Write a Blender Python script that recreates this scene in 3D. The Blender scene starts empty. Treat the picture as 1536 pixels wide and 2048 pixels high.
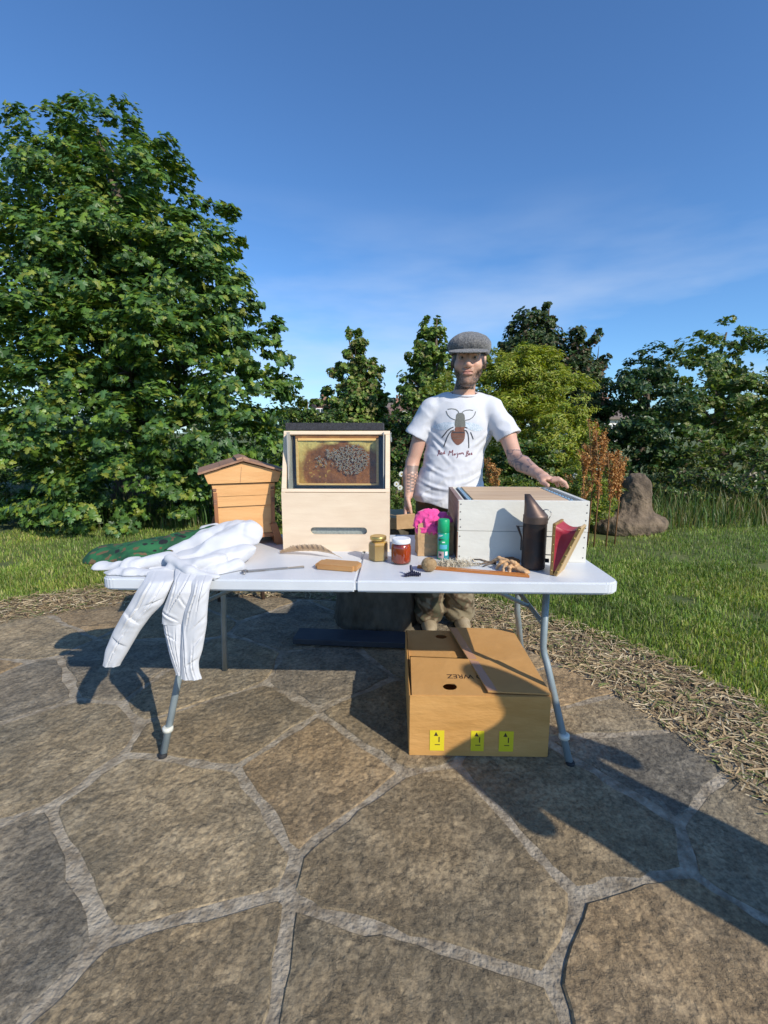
import bpy, bmesh, math, random
import numpy as np
from mathutils import Vector, Matrix
from mathutils.bvhtree import BVHTree
R = math.radians
rng = np.random.default_rng(7)
random.seed(7)
scn = bpy.context.scene
COL = scn.collection

# ------------------------------------------------------------ camera, sky, sun, exposure
CAM_H, PITCH, FPX = 1.253, R(9.5), 949.0
cd = bpy.data.cameras.new("camera"); cam = bpy.data.objects.new("camera", cd); COL.objects.link(cam)
cam.location = (0, 0, CAM_H); cam.rotation_euler = (R(90) - PITCH, 0, 0)
cd.sensor_fit = 'HORIZONTAL'; cd.sensor_width = 36.0; cd.lens = 36.0 * FPX / 1536.0
cd.clip_start = 0.05; cd.clip_end = 2000
scn.camera = cam

SUN_AZ, SUN_EL = R(43), R(34)      # sunlight travels towards -x, +y
dv = Vector((-math.sin(SUN_AZ) * math.cos(SUN_EL), math.cos(SUN_AZ) * math.cos(SUN_EL), -math.sin(SUN_EL)))
sd = bpy.data.lights.new("sun", 'SUN'); sun = bpy.data.objects.new("sun", sd); COL.objects.link(sun)
sd.energy = 3.9; sd.angle = R(0.53); sd.color = (1.0, 0.92, 0.79)
sun.rotation_euler = dv.to_track_quat('-Z', 'Y').to_euler()
sun.location = (6, -6, 8)

w = bpy.data.worlds.new("World"); scn.world = w; w.use_nodes = True
nt = w.node_tree; nt.nodes.clear()
def wn(t, **k):
    n = nt.nodes.new(t)
    for a, b in k.items(): setattr(n, a, b)
    return n
sky = wn('ShaderNodeTexSky', sky_type='NISHITA', sun_disc=False, sun_elevation=SUN_EL)
sky.sun_rotation = math.atan2(-dv.x, -dv.y)
sky.altitude = 150; sky.air_density = 1.0; sky.dust_density = 0.35; sky.ozone_density = 3.2
tc = wn('ShaderNodeTexCoord'); mp = wn('ShaderNodeMapping'); mp.inputs['Scale'].default_value = (1.3, 1.3, 5.5)
mp.inputs['Location'].default_value = (0.31, 0.0, 0.22)
n1 = wn('ShaderNodeTexNoise'); n1.inputs['Scale'].default_value = 1.7; n1.inputs['Detail'].default_value = 7; n1.inputs['Roughness'].default_value = 0.5
r1 = wn('ShaderNodeValToRGB'); r1.color_ramp.elements[0].position = 0.43; r1.color_ramp.elements[1].position = 0.66
r1.color_ramp.elements[0].color = (0, 0, 0, 1); r1.color_ramp.elements[1].color = (1, 1, 1, 1)
sx = wn('ShaderNodeSeparateXYZ'); mr = wn('ShaderNodeMapRange'); mr.inputs[1].default_value = 0.02; mr.inputs[2].default_value = 0.42
mr.inputs[3].default_value = 0.75; mr.inputs[4].default_value = 0.0
mu = wn('ShaderNodeMath', operation='MULTIPLY')
mx = wn('ShaderNodeMix', data_type='RGBA'); mx.inputs[7].default_value = (5.2, 5.9, 7.0, 1)
tint = wn('ShaderNodeMix', data_type='RGBA', blend_type='MULTIPLY'); tint.inputs[0].default_value = 1.0
tint.inputs[7].default_value = (0.68, 0.98, 1.26, 1)
bg = wn('ShaderNodeBackground'); bg.inputs[1].default_value = 0.115
wo = wn('ShaderNodeOutputWorld')
L = nt.links.new
L(tc.outputs['Generated'], mp.inputs[0]); L(mp.outputs[0], n1.inputs['Vector']); L(n1.outputs[0], r1.inputs[0])
L(tc.outputs['Generated'], sx.inputs[0]); L(sx.outputs[2], mr.inputs[0]); L(r1.outputs[0], mu.inputs[0]); L(mr.outputs[0], mu.inputs[1])
L(sky.outputs[0], tint.inputs[6]); L(tint.outputs[2], mx.inputs[6]); L(mu.outputs[0], mx.inputs[0]); L(mx.outputs[2], bg.inputs[0]); L(bg.outputs[0], wo.inputs[0])

scn.view_settings.view_transform = 'Standard'; scn.view_settings.look = 'None'
scn.view_settings.exposure = 0.3; scn.view_settings.gamma = 1.0; scn.view_settings.use_curve_mapping = False
scn.cycles.max_bounces = 8; scn.cycles.transparent_max_bounces = 16
scn.cycles.use_denoising = True

# ------------------------------------------------------------ helpers
def ray(u, v):
    a = (u - 768) / FPX; b = -(v - 1024) / FPX
    return Vector((a, math.cos(PITCH) + b * math.sin(PITCH), -math.sin(PITCH) + b * math.cos(PITCH)))
def at(u, v, Y):
    r = ray(u, v); t = Y / r.y; return Vector((r.x * t, Y, CAM_H + r.z * t))
def gp(u, v, z=0.0):
    r = ray(u, v); t = (z - CAM_H) / r.z; return Vector((r.x * t, r.y * t, z))

def link(o, parent=None):
    COL.objects.link(o)
    if parent is not None: o.parent = parent
    return o
def tag(o, label=None, cat=None, group=None, kind=None):
    if label: o['label'] = label
    if cat: o['category'] = cat
    if group: o['group'] = group
    if kind: o['kind'] = kind
    return o
def empty(name, loc=(0, 0, 0), rz=0.0, **k):
    o = bpy.data.objects.new(name, None); o.location = loc; o.rotation_euler = (0, 0, rz)
    o.empty_display_size = 0.1; link(o); return tag(o, **k)

def mesh_np(name, V, F, mat=None, parent=None, smooth=False, attrs=None, loc=None, rot=None):
    """V (n,3) array, F a list of arrays of polygons (each array has a fixed corner count)"""
    me = bpy.data.meshes.new(name)
    V = np.asarray(V, dtype=np.float32)
    if not isinstance(F, (list, tuple)) or (len(F) and not isinstance(F[0], np.ndarray)): F = [np.asarray(F)]
    F = [f for f in F if len(f)]
    me.vertices.add(len(V)); me.vertices.foreach_set('co', V.ravel())
    nl = sum(f.size for f in F); npoly = sum(len(f) for f in F)
    me.loops.add(nl); me.loops.foreach_set('vertex_index', np.concatenate([f.ravel() for f in F]).astype(np.int32))
    me.polygons.add(npoly)
    tot = np.concatenate([np.full(len(f), f.shape[1], np.int32) for f in F])
    st = np.concatenate([[0], np.cumsum(tot)[:-1]]).astype(np.int32)
    me.polygons.foreach_set('loop_start', st); me.polygons.foreach_set('loop_total', tot)
    me.polygons.foreach_set('use_smooth', np.full(npoly, smooth))
    me.update(calc_edges=True); me.validate()
    if attrs:
        for an, (dom, arr) in attrs.items():
            arr = np.asarray(arr, dtype=np.float32)
            if arr.ndim == 1:
                a = me.attributes.new(an, 'FLOAT', dom); a.data.foreach_set('value', arr)
            else:
                a = me.attributes.new(an, 'FLOAT_COLOR', dom)
                c4 = np.ones((len(arr), 4), np.float32); c4[:, :3] = arr; a.data.foreach_set('color', c4.ravel())
    if mat: me.materials.append(mat)
    o = bpy.data.objects.new(name, me); link(o, parent)
    if loc is not None: o.location = loc
    if rot is not None: o.rotation_euler = rot
    return o

class MB:
    """collects simple shapes, builds them as one mesh"""
    def __init__(s): s.bm = bmesh.new()
    def box(s, c, d, rz=0, rx=0, ry=0, bev=0.0, seg=2):
        m = Matrix.Translation(c) @ Matrix.Rotation(rz, 4, 'Z') @ Matrix.Rotation(ry, 4, 'Y') @ Matrix.Rotation(rx, 4, 'X') @ Matrix.Diagonal((d[0], d[1], d[2], 1))
        t = bmesh.new(); bmesh.ops.create_cube(t, size=1.0, matrix=m)
        if bev > 0: bmesh.ops.bevel(t, geom=t.edges[:], offset=bev, segments=seg, affect='EDGES', profile=0.5)
        s.merge(t); return s
    def merge(s, t):
        me = bpy.data.meshes.new('tmp'); t.to_mesh(me); t.free(); s.bm.from_mesh(me); bpy.data.meshes.remove(me)
    def tube(s, pts, r, n=12, caps=True):
        pts = [Vector(p) for p in pts]; rs = r if isinstance(r, (list, tuple)) else [r] * len(pts)
        t = bmesh.new(); rings = []; up = None
        for i, p in enumerate(pts):
            d = (pts[min(i + 1, len(pts) - 1)] - pts[max(i - 1, 0)]).normalized()
            if up is None: up = Vector((0, 0, 1)) if abs(d.z) < 0.9 else Vector((1, 0, 0))
            a = d.cross(up).normalized(); b = d.cross(a).normalized(); up = b.cross(d) * 1 if False else up
            if abs(d.dot(up)) > 0.97: up = a
            rings.append([t.verts.new(p + (a * math.cos(2 * math.pi * k / n) + b * math.sin(2 * math.pi * k / n)) * rs[i]) for k in range(n)])
        for i in range(len(rings) - 1):
            for k in range(n):
                t.faces.new((rings[i][k], rings[i][(k + 1) % n], rings[i + 1][(k + 1) % n], rings[i + 1][k])).smooth = True
        if caps:
            t.faces.new(rings[0][::-1]); t.faces.new(rings[-1])
        bmesh.ops.recalc_face_normals(t, faces=t.faces[:])
        s.merge(t); return s
    def lathe(s, prof, c=(0, 0, 0), n=32, a0=0.0, smooth=True):
        t = bmesh.new(); rings = []
        for r, z in prof:
            rings.append([t.verts.new((c[0] + max(r, 1e-4) * math.cos(a0 + 2 * math.pi * k / n), c[1] + max(r, 1e-4) * math.sin(a0 + 2 * math.pi * k / n), c[2] + z)) for k in range(n)])
        for i in range(len(rings) - 1):
            for k in range(n):
                t.faces.new((rings[i][k], rings[i][(k + 1) % n], rings[i + 1][(k + 1) % n], rings[i + 1][k])).smooth = smooth
        t.faces.new(rings[0][::-1]); t.faces.new(rings[-1]); bmesh.ops.recalc_face_normals(t, faces=t.faces[:])
        s.merge(t); return s
    def prism(s, poly, axis, a, b, bev=0.0):
        """poly 2-D outline extruded along axis from a to b"""
        def P(p, h):
            return {'x': (h, p[0], p[1]), 'y': (p[0], h, p[1]), 'z': (p[0], p[1], h)}[axis]
        t = bmesh.new(); A = [t.verts.new(P(p, a)) for p in poly]; B = [t.verts.new(P(p, b)) for p in poly]
        t.faces.new(A); t.faces.new(B[::-1]); n = len(poly)
        for k in range(n): t.faces.new((A[k], B[k], B[(k + 1) % n], A[(k + 1) % n]))
        bmesh.ops.recalc_face_normals(t, faces=t.faces[:])
        if bev: bmesh.ops.bevel(t, geom=t.edges[:], offset=bev, segments=2, affect='EDGES')
        s.merge(t); return s
    def build(s, name, mat, parent=None, loc=None, rz=0.0, rot=None):
        me = bpy.data.meshes.new(name); s.bm.to_mesh(me); s.bm.free()
        if mat: me.materials.append(mat)
        o = bpy.data.objects.new(name, me); link(o, parent)
        if loc is not None: o.location = loc
        if rot is not None: o.rotation_euler = rot
        elif rz: o.rotation_euler = (0, 0, rz)
        return o

# ------------------------------------------------------------ materials
def mat(name, col, rough=0.6, col2=None, scale=20.0, detail=4.0, bump=0.0, bscale=None, metal=0.0, spec=None, stretch=None,
        ramp=(0.35, 0.65), trans=0.0, ior=1.45, attr=None, attr_mix=0.0, sheen=0.0, sub=0.0, bdist=0.01, col3=None, coord='Object'):
    m = bpy.data.materials.new(name); m.use_nodes = True; t = m.node_tree; N = t.nodes; K = t.links.new
    b = N['Principled BSDF']; b.inputs['Roughness'].default_value = rough; b.inputs['Metallic'].default_value = metal
    b.inputs['Base Color'].default_value = (*col, 1)
    if spec is not None: b.inputs['Specular IOR Level'].default_value = spec
    if trans: b.inputs['Transmission Weight'].default_value = trans; b.inputs['IOR'].default_value = ior
    if sheen: b.inputs['Sheen Weight'].default_value = sheen
    if sub: b.inputs['Subsurface Weight'].default_value = sub; b.inputs['Subsurface Scale'].default_value = 0.02; b.inputs['Subsurface Radius'].default_value = (1, .35, .2)
    tcn = N.new('ShaderNodeTexCoord'); mpn = N.new('ShaderNodeMapping'); K(tcn.outputs[coord], mpn.inputs[0])
    if stretch: mpn.inputs['Scale'].default_value = stretch
    out = None
    if col2 is not None:
        nz = N.new('ShaderNodeTexNoise'); nz.inputs['Scale'].default_value = scale; nz.inputs['Detail'].default_value = detail; nz.inputs['Roughness'].default_value = 0.6
        K(mpn.outputs[0], nz.inputs['Vector'])
        rp = N.new('ShaderNodeValToRGB'); e = rp.color_ramp.elements; e[0].position = ramp[0]; e[1].position = ramp[1]
        e[0].color = (*col, 1); e[1].color = (*col2, 1)
        if col3 is not None:
            q = rp.color_ramp.elements.new((ramp[0] + ramp[1]) / 2); q.color = (*col3, 1)
        K(nz.outputs[0], rp.inputs[0]); out = rp.outputs[0]
    if attr:
        an = N.new('ShaderNodeAttribute'); an.attribute_name = attr
        if out is None: out = an.outputs['Color']
        else:
            mm = N.new('ShaderNodeMix'); mm.data_type = 'RGBA'; mm.blend_type = 'MULTIPLY'; mm.inputs[0].default_value = 1
            K(out, mm.inputs[6]); K(an.outputs['Color'], mm.inputs[7]); out = mm.outputs[2]
    if out is not None: K(out, b.inputs['Base Color'])
    if bump:
        n2 = N.new('ShaderNodeTexNoise'); n2.inputs['Scale'].default_value = bscale or scale * 2; n2.inputs['Detail'].default_value = 5
        K(mpn.outputs[0], n2.inputs['Vector'])
        bp = N.new('ShaderNodeBump'); bp.inputs['Strength'].default_value = bump; bp.inputs['Distance'].default_value = bdist
        K(n2.outputs[0], bp.inputs['Height']); K(bp.outputs[0], b.inputs['Normal'])
    return m

def leaf_mat(name, translucent=0.35, rough=0.45):
    m = bpy.data.materials.new(name); m.use_nodes = True; t = m.node_tree; N = t.nodes; K = t.links.new
    b = N['Principled BSDF']; b.inputs['Roughness'].default_value = rough; b.inputs['Specular IOR Level'].default_value = 0.45
    an = N.new('ShaderNodeAttribute'); an.attribute_name = 'tint'; K(an.outputs['Color'], b.inputs['Base Color'])
    tr = N.new('ShaderNodeBsdfTranslucent'); mxs = N.new('ShaderNodeMixShader'); mxs.inputs[0].default_value = translucent
    hs = N.new('ShaderNodeHueSaturation'); hs.inputs['Saturation'].default_value = 1.1; hs.inputs['Value'].default_value = 1.5; hs.inputs['Hue'].default_value = 0.485
    K(an.outputs['Color'], hs.inputs['Color']); K(hs.outputs[0], tr.inputs[0])
    K(b.outputs[0], mxs.inputs[1]); K(tr.outputs[0], mxs.inputs[2]); K(mxs.outputs[0], N['Material Output'].inputs[0])
    return m

# ------------------------------------------------------------ numpy noise and implicit surfaces
_perm = rng.random((64, 64, 64)).astype(np.float32) * 2 - 1
def vnoise(p):
    p = np.asarray(p, np.float32); i = np.floor(p).astype(np.int32); f = p - i; f = f * f * (3 - 2 * f); i &= 63; j = (i + 1) & 63
    x0, y0, z0 = i[:, 0], i[:, 1], i[:, 2]; x1, y1, z1 = j[:, 0], j[:, 1], j[:, 2]; fx, fy, fz = f[:, 0], f[:, 1], f[:, 2]
    P = _perm
    a = P[x0, y0, z0] * (1 - fx) + P[x1, y0, z0] * fx; b = P[x0, y1, z0] * (1 - fx) + P[x1, y1, z0] * fx
    c = P[x0, y0, z1] * (1 - fx) + P[x1, y0, z1] * fx; d = P[x0, y1, z1] * (1 - fx) + P[x1, y1, z1] * fx
    return (a * (1 - fy) + b * fy) * (1 - fz) + (c * (1 - fy) + d * fy) * fz
def fbm(p, o=3):
    s = 0; a = 1.0; t = 0
    for k in range(o): s = s + a * vnoise(p * (2.0 ** k) + 11.3 * k); t += a; a *= 0.5
    return s / t
def ridge(p, o=2):
    s = 0; a = 1.0; t = 0
    for k in range(o): s = s + a * (1 - 2 * np.abs(vnoise(p * (2.0 ** k) + 7.7 * k))); t += a; a *= 0.5
    return s / t
def smin(a, b, k):
    h = np.clip(0.5 + 0.5 * (b - a) / k, 0, 1); return b * (1 - h) + a * h - k * h * (1 - h)
def smax(a, b, k): return -smin(-a, -b, k)
def cap(p, a, b, ra, rb, sc=(1, 1, 1)):
    s = np.array(sc, np.float32); p = p * s; a = np.array(a, np.float32) * s; b = np.array(b, np.float32) * s
    ba = b - a; t = np.clip(((p - a) @ ba) / max(float(ba @ ba), 1e-9), 0, 1)
    return np.linalg.norm(p - a - t[:, None] * ba, axis=1) - (ra + (rb - ra) * t)
def ell(p, c, r, M=None):
    q = p - np.array(c, np.float32)
    if M is not None: q = q @ np.array(M, np.float32)      # columns = local axes
    r = np.array(r, np.float32); k0 = np.linalg.norm(q / r, axis=1); k1 = np.linalg.norm(q / (r * r), axis=1) + 1e-9
    return k0 * (k0 - 1) / k1
def chain(p, pts, k=0.02, sc=(1, 1, 1)):
    d = None
    for (a, ra), (b, rb) in zip(pts[:-1], pts[1:]):
        e = cap(p, a, b, ra, rb, sc); d = e if d is None else smin(d, e, k)
    return d
def nets(f, lo, hi, h, B=8, margin=1.7):
    lo = np.array(lo, np.float32); n = (np.ceil((np.array(hi) - lo) / (h * B)).astype(int)); n = np.maximum(n, 1); N = n * B
    gx, gy, gz = [(np.arange(n[a]) + 0.5) * B * h + lo[a] for a in range(3)]
    C = np.stack(np.meshgrid(gx, gy, gz, indexing='ij'), -1).reshape(-1, 3).astype(np.float32)
    dc = f(C); near = np.abs(dc) < h * B * 0.87 * margin
    D = np.repeat(np.repeat(np.repeat(dc.reshape(n), B, 0), B, 1), B, 2).astype(np.float32)
    loc = np.stack(np.meshgrid(*[np.arange(B)] * 3, indexing='ij'), -1).reshape(-1, 3)
    bi = np.stack(np.unravel_index(np.nonzero(near)[0], n), -1) * B
    for s in range(0, len(bi), 400):
        I = (bi[s:s + 400, None, :] + loc[None]).reshape(-1, 3)
        D[I[:, 0], I[:, 1], I[:, 2]] = f((I * h + lo).astype(np.float32))
    S = D < 0
    c = np.zeros(tuple(N - 1), np.int8)
    for dx in (0, 1):
        for dy in (0, 1):
            for dz in (0, 1): c += S[dx:N[0] - 1 + dx, dy:N[1] - 1 + dy, dz:N[2] - 1 + dz]
    A = np.stack(np.nonzero((c > 0) & (c < 8)), -1)
    idx = np.full(tuple(N - 1), -1, np.int32); idx[A[:, 0], A[:, 1], A[:, 2]] = np.arange(len(A))
    acc = np.zeros((len(A), 3), np.float32); cnt = np.zeros(len(A), np.float32)
    cs = [(x, y, z) for x in (0, 1) for y in (0, 1) for z in (0, 1)]
    for a in cs:
        for ax in range(3):
            if a[ax] == 0:
                b = list(a); b[ax] = 1
                da = D[A[:, 0] + a[0], A[:, 1] + a[1], A[:, 2] + a[2]]; db = D[A[:, 0] + b[0], A[:, 1] + b[1], A[:, 2] + b[2]]
                m = (da < 0) != (db < 0); t = np.where(m, da / np.where(m, da - db, 1), 0)
                P = np.array(a, np.float32)[None].repeat(len(A), 0); P[:, ax] = t
                acc[m] += P[m]; cnt[m] += 1
    V = (A + acc / cnt[:, None]) * h + lo
    Fs = []
    for ax in range(3):
        o1, o2 = [(1, 2), (2, 0), (0, 1)][ax]
        sl0 = [slice(1, None)] * 3; sl1 = [slice(1, None)] * 3
        sl0[ax] = slice(0, -1)
        s0 = S[tuple(slice(1, N[k] - 1) if k != ax else slice(0, N[k] - 1) for k in range(3))]
        s1 = S[tuple(slice(1, N[k] - 1) if k != ax else slice(1, N[k]) for k in range(3))]
        E = np.stack(np.nonzero(s0 != s1), -1); fl = s0[E[:, 0], E[:, 1], E[:, 2]]
        for k in range(3):
            if k != ax: E[:, k] += 1
        q = []
        for (u, v) in ((-1, -1), (0, -1), (0, 0), (-1, 0)):
            Q = E.copy(); Q[:, o1] += u; Q[:, o2] += v; q.append(idx[Q[:, 0], Q[:, 1], Q[:, 2]])
        q = np.stack(q, 1); q[~fl] = q[~fl][:, ::-1]; q = q[(q >= 0).all(1)]; Fs.append(q)
    return V, np.concatenate(Fs)
def sdf_obj(name, f, lo, hi, h, m, parent=None, color=None, **k):
    V, F = nets(f, lo, hi, h)
    at_ = {'tint': ('POINT', color(V))} if color else None
    o = mesh_np(name, V, F, m, parent, smooth=True, attrs=at_, **k); return o
# ------------------------------------------------------------ ground
M_grassbase = mat('grass_soil', (0.07, 0.095, 0.022), 0.9, (0.13, 0.15, 0.04), scale=3.0, bump=0.6, bscale=40, coord='Object')
M_stonejoint = mat('gravel_mortar', (0.17, 0.135, 0.09), 0.95, (0.43, 0.37, 0.28), scale=22, detail=12, bump=1.0, bscale=70, ramp=(0.33, 0.68))
M_mulchbase = mat('mulch_soil', (0.11, 0.075, 0.045), 0.95, (0.30, 0.22, 0.13), scale=26, bump=0.9, bscale=60, stretch=(1, 2.2, 1))
PC = np.array([-1.0, 1.2]); PR = 2.3; MR = 2.82
def pr_at(a): return PR + 0.05 * math.sin(3 * a + 1) + 0.03 * math.sin(7 * a)
def mr_at(a): return MR + 0.09 * math.sin(2.3 * a + 2) + 0.06 * math.sin(5 * a + 1)
# rolling ground sheet out to the horizon
def gz(x, y):
    d = np.maximum(0, y - 9); s = np.clip((np.hypot(x + 1, y - 1.2) - 2.9) / 2.5, 0, 1)
    return 0.02 * s * np.sin(x * 0.9 + y * 0.4) - 0.03 * s + np.where(y > 9, -0.00 * d, 0)
rr = np.concatenate([np.linspace(0, 12, 40), 12 * 1.16 ** np.arange(1, 32)]); aa = np.linspace(0, 2 * np.pi, 97)[:-1]
X = PC[0] + rr[:, None] * np.cos(aa); Y = PC[1] + rr[:, None] * np.sin(aa)
Z = gz(X, Y); V = np.stack([X, Y, Z], -1).reshape(-1, 3)
i, j = np.meshgrid(np.arange(len(rr) - 1), np.arange(96), indexing='ij'); j2 = (j + 1) % 96
F = np.stack([i * 96 + j, (i + 1) * 96 + j, (i + 1) * 96 + j2, i * 96 + j2], -1).reshape(-1, 4)
tag(mesh_np('ground', V, F, M_grassbase, smooth=True), kind='structure')
def disc(name, rf, z, m, r0=0.0):
    n = 160; V = []; F = []
    for k in range(n):
        a = 2 * math.pi * k / n; V.append((PC[0] + rf(a) * math.cos(a), PC[1] + rf(a) * math.sin(a), z))
    for k in range(n):
        a = 2 * math.pi * k / n; V.append((PC[0] + (r0 if not callable(r0) else r0(a)) * math.cos(a), PC[1] + (r0 if not callable(r0) else r0(a)) * math.sin(a), z))
    for k in range(n): F.append((k, (k + 1) % n, n + (k + 1) % n, n + k))
    if not callable(r0) and r0 == 0: V = V[:n]; F = [tuple(range(n))]; return mesh_np(name, V, [np.array(F)], m)
    return mesh_np(name, V, [np.array(F)], m)
tag(disc('mulch_bed', mr_at, 0.012, M_mulchbase, r0=lambda a: pr_at(a) - 0.1), kind='structure')
patio = tag(disc('patio', pr_at, 0.016, M_stonejoint), kind='structure')

# flagstones: Voronoi cells shrunk by the mortar joint, each a stone of its own
seeds = [gp(*p).to_2d() for p in ((770, 1440), (1180, 1440), (1250, 1520), (1120, 1395), (1140, 1600))]
S = [np.array(s) for s in seeds]
def refl(p, a, b):
    a, b = np.array(gp(*a).to_2d()), np.array(gp(*b).to_2d()); d = (b - a) / np.linalg.norm(b - a); w_ = p - a; return a + 2 * d * (w_ @ d) - w_
sC = np.array(gp(498, 1452).to_2d()); S = [sC, refl(sC, (332, 1438), (532, 1373)), refl(sC, (532, 1373), (640, 1428)), refl(sC, (640, 1432), (542, 1497))] + S

rs = np.random.default_rng(3)
tries = 0
while tries < 6000:
    tries += 1
    a, r = rs.random() * 2 * np.pi, PR * np.sqrt(rs.random()) * 0.99; q = PC + r * np.array([np.cos(a), np.sin(a)])
    if q[1] < 0.1: continue
    if min(np.linalg.norm(q - s) for s in S) > 0.47 : S.append(q)
def clip_poly(poly, n, c):
    out = []
    for k in range(len(poly)):
        a, b = poly[k], poly[(k + 1) % len(poly)]; da, db = a @ n - c, b @ n - c
        if da <= 0: out.append(a)
        if (da < 0) != (db < 0) and abs(da - db) > 1e-9: out.append(a + (b - a) * da / (da - db))
    return out
stone_cols = [((0.19, 0.15, 0.095), (0.31, 0.25, 0.165)), ((0.22, 0.18, 0.12), (0.35, 0.29, 0.20)), ((0.16, 0.14, 0.11), (0.28, 0.245, 0.19)), ((0.23, 0.17, 0.10), (0.35, 0.265, 0.165))]
M_stone = [mat('flagstone', a, 0.9, b, scale=7, detail=12, bump=1.0, bscale=38, bdist=0.012, ramp=(0.32, 0.68), col3=tuple((x * 0.9 + y * 0.6) / 1.6 for x, y in zip(a, b))) for a, b in stone_cols]
for m_ in M_stone:
    t_ = m_.node_tree; b_ = t_.nodes['Principled BSDF']; src = b_.inputs['Base Color'].links[0].from_socket
    n_ = t_.nodes.new('ShaderNodeTexNoise'); n_.inputs['Scale'].default_value = 60; n_.inputs['Detail'].default_value = 9; n_.inputs['Roughness'].default_value = .75; g_ = t_.nodes.new('ShaderNodeTexCoord'); ge = t_.nodes.new('ShaderNodeNewGeometry'); t_.links.new(ge.outputs['Position'], n_.inputs['Vector'])
    r_ = t_.nodes.new('ShaderNodeValToRGB'); r_.color_ramp.elements[0].position = .36; r_.color_ramp.elements[0].color = (.55, .53, .50, 1); r_.color_ramp.elements[1].position = .58; r_.color_ramp.elements[1].color = (1.3, 1.27, 1.2, 1)
    n2_ = t_.nodes.new('ShaderNodeTexNoise'); n2_.inputs['Scale'].default_value = 2.3; n2_.inputs['Detail'].default_value = 6; t_.links.new(ge.outputs['Position'], n2_.inputs['Vector'])
    r2_ = t_.nodes.new('ShaderNodeValToRGB'); r2_.color_ramp.elements[0].position = .36; r2_.color_ramp.elements[0].color = (.80, .82, .84, 1); r2_.color_ramp.elements[1].position = .66; r2_.color_ramp.elements[1].color = (1.3, 1.22, 1.1, 1)
    for r__, nn_ in ((r_, n_), (r2_, n2_)):
        x_ = t_.nodes.new('ShaderNodeMix'); x_.data_type = 'RGBA'; x_.blend_type = 'MULTIPLY'; x_.inputs[0].default_value = 1; t_.links.new(nn_.outputs[0], r__.inputs[0]); t_.links.new(src, x_.inputs[6]); t_.links.new(r__.outputs[0], x_.inputs[7]); src = x_.outputs[2]
    t_.links.new(src, b_.inputs['Base Color'])
    w1 = t_.nodes.new('ShaderNodeTexNoise'); w1.inputs['Scale'].default_value = 5; w1.inputs['Detail'].default_value = 12; w1.inputs['Roughness'].default_value = .7; t_.links.new(ge.outputs['Position'], w1.inputs['Vector'])
    cr = t_.nodes.new('ShaderNodeValToRGB'); cr.color_ramp.elements[0].position = .46; cr.color_ramp.elements[1].position = .54; t_.links.new(w1.outputs[0], cr.inputs[0])
    bp_ = t_.nodes.new('ShaderNodeBump'); bp_.inputs['Strength'].default_value = .7; bp_.inputs['Distance'].default_value = .012; t_.links.new(cr.outputs[0], bp_.inputs['Height']); old_ = b_.inputs['Normal'].links[0].from_node; t_.links.new(bp_.outputs[0], old_.inputs['Normal'])
jj = 0
for k, s in enumerate(S):
    if np.linalg.norm(s - PC) > PR - 0.02: continue
    poly = [s + 1.2 * np.array([np.cos(t), np.sin(t)]) for t in np.linspace(0, 2 * np.pi, 17)[:-1]]
    for q in S:
        if q is s: continue
        d = q - s; L_ = np.linalg.norm(d)
        if L_ < 2.2 and L_ > 1e-6: poly = clip_poly(poly, d / L_, (d / L_) @ ((q + s) / 2) - 0.017)
    cc = PC
    for t in np.linspace(0, 2 * np.pi, 33)[:-1]:
        n = np.array([np.cos(t), np.sin(t)]); poly = clip_poly(poly, n, n @ PC + pr_at(t) - 0.02)
    if len(poly) < 3: continue
    # rough the outline
    out = []
    P = np.array(poly); area = 0.5 * abs(np.sum(P[:, 0] * np.roll(P[:, 1], -1) - P[:, 1] * np.roll(P[:, 0], -1)))
    if area < 0.02: continue
    for i_ in range(len(P)):
        a, b = P[i_], P[(i_ + 1) % len(P)]; m_ = max(1, int(np.linalg.norm(b - a) / 0.045))
        for t in range(m_):
            q = a + (b - a) * t / m_; nz = vnoise(np.array([[q[0] * 14, q[1] * 14, k * 3.1]]))[0] * 0.017 + vnoise(np.array([[q[0] * 45, q[1] * 45, k * 3.1]]))[0] * 0.004
            nn = (q - P.mean(0)); nn = nn / (np.linalg.norm(nn) + 1e-6); out.append(q + nn * (nz - (0.006 if t == 0 else 0)))
    out = np.array(out); c = P.mean(0); n = len(out); h = 0.0025 + 0.004 * rs.random()
    tl = (rs.random(2) - .5) * 0.012
    V = []; 
    for f_, zz in ((1.0, -0.01), (1.0, h - 0.004), (0.985, h)):
        for q in out:
            p_ = (q - c) * f_; V.append((p_[0], p_[1], zz + (p_ @ tl if zz > 0 else 0)))
    Fq = [(l * n + i_, l * n + (i_ + 1) % n, (l + 1) * n + (i_ + 1) % n, (l + 1) * n + i_) for l in (0, 1) for i_ in range(n)]
    mesh_np('flagstone', V, [np.array(Fq), np.array([[2 * n + i_ for i_ in range(n)]])], M_stone[k % 4], patio, loc=(c[0], c[1], 0.016)); jj += 1
print('flagstones', jj)

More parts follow.
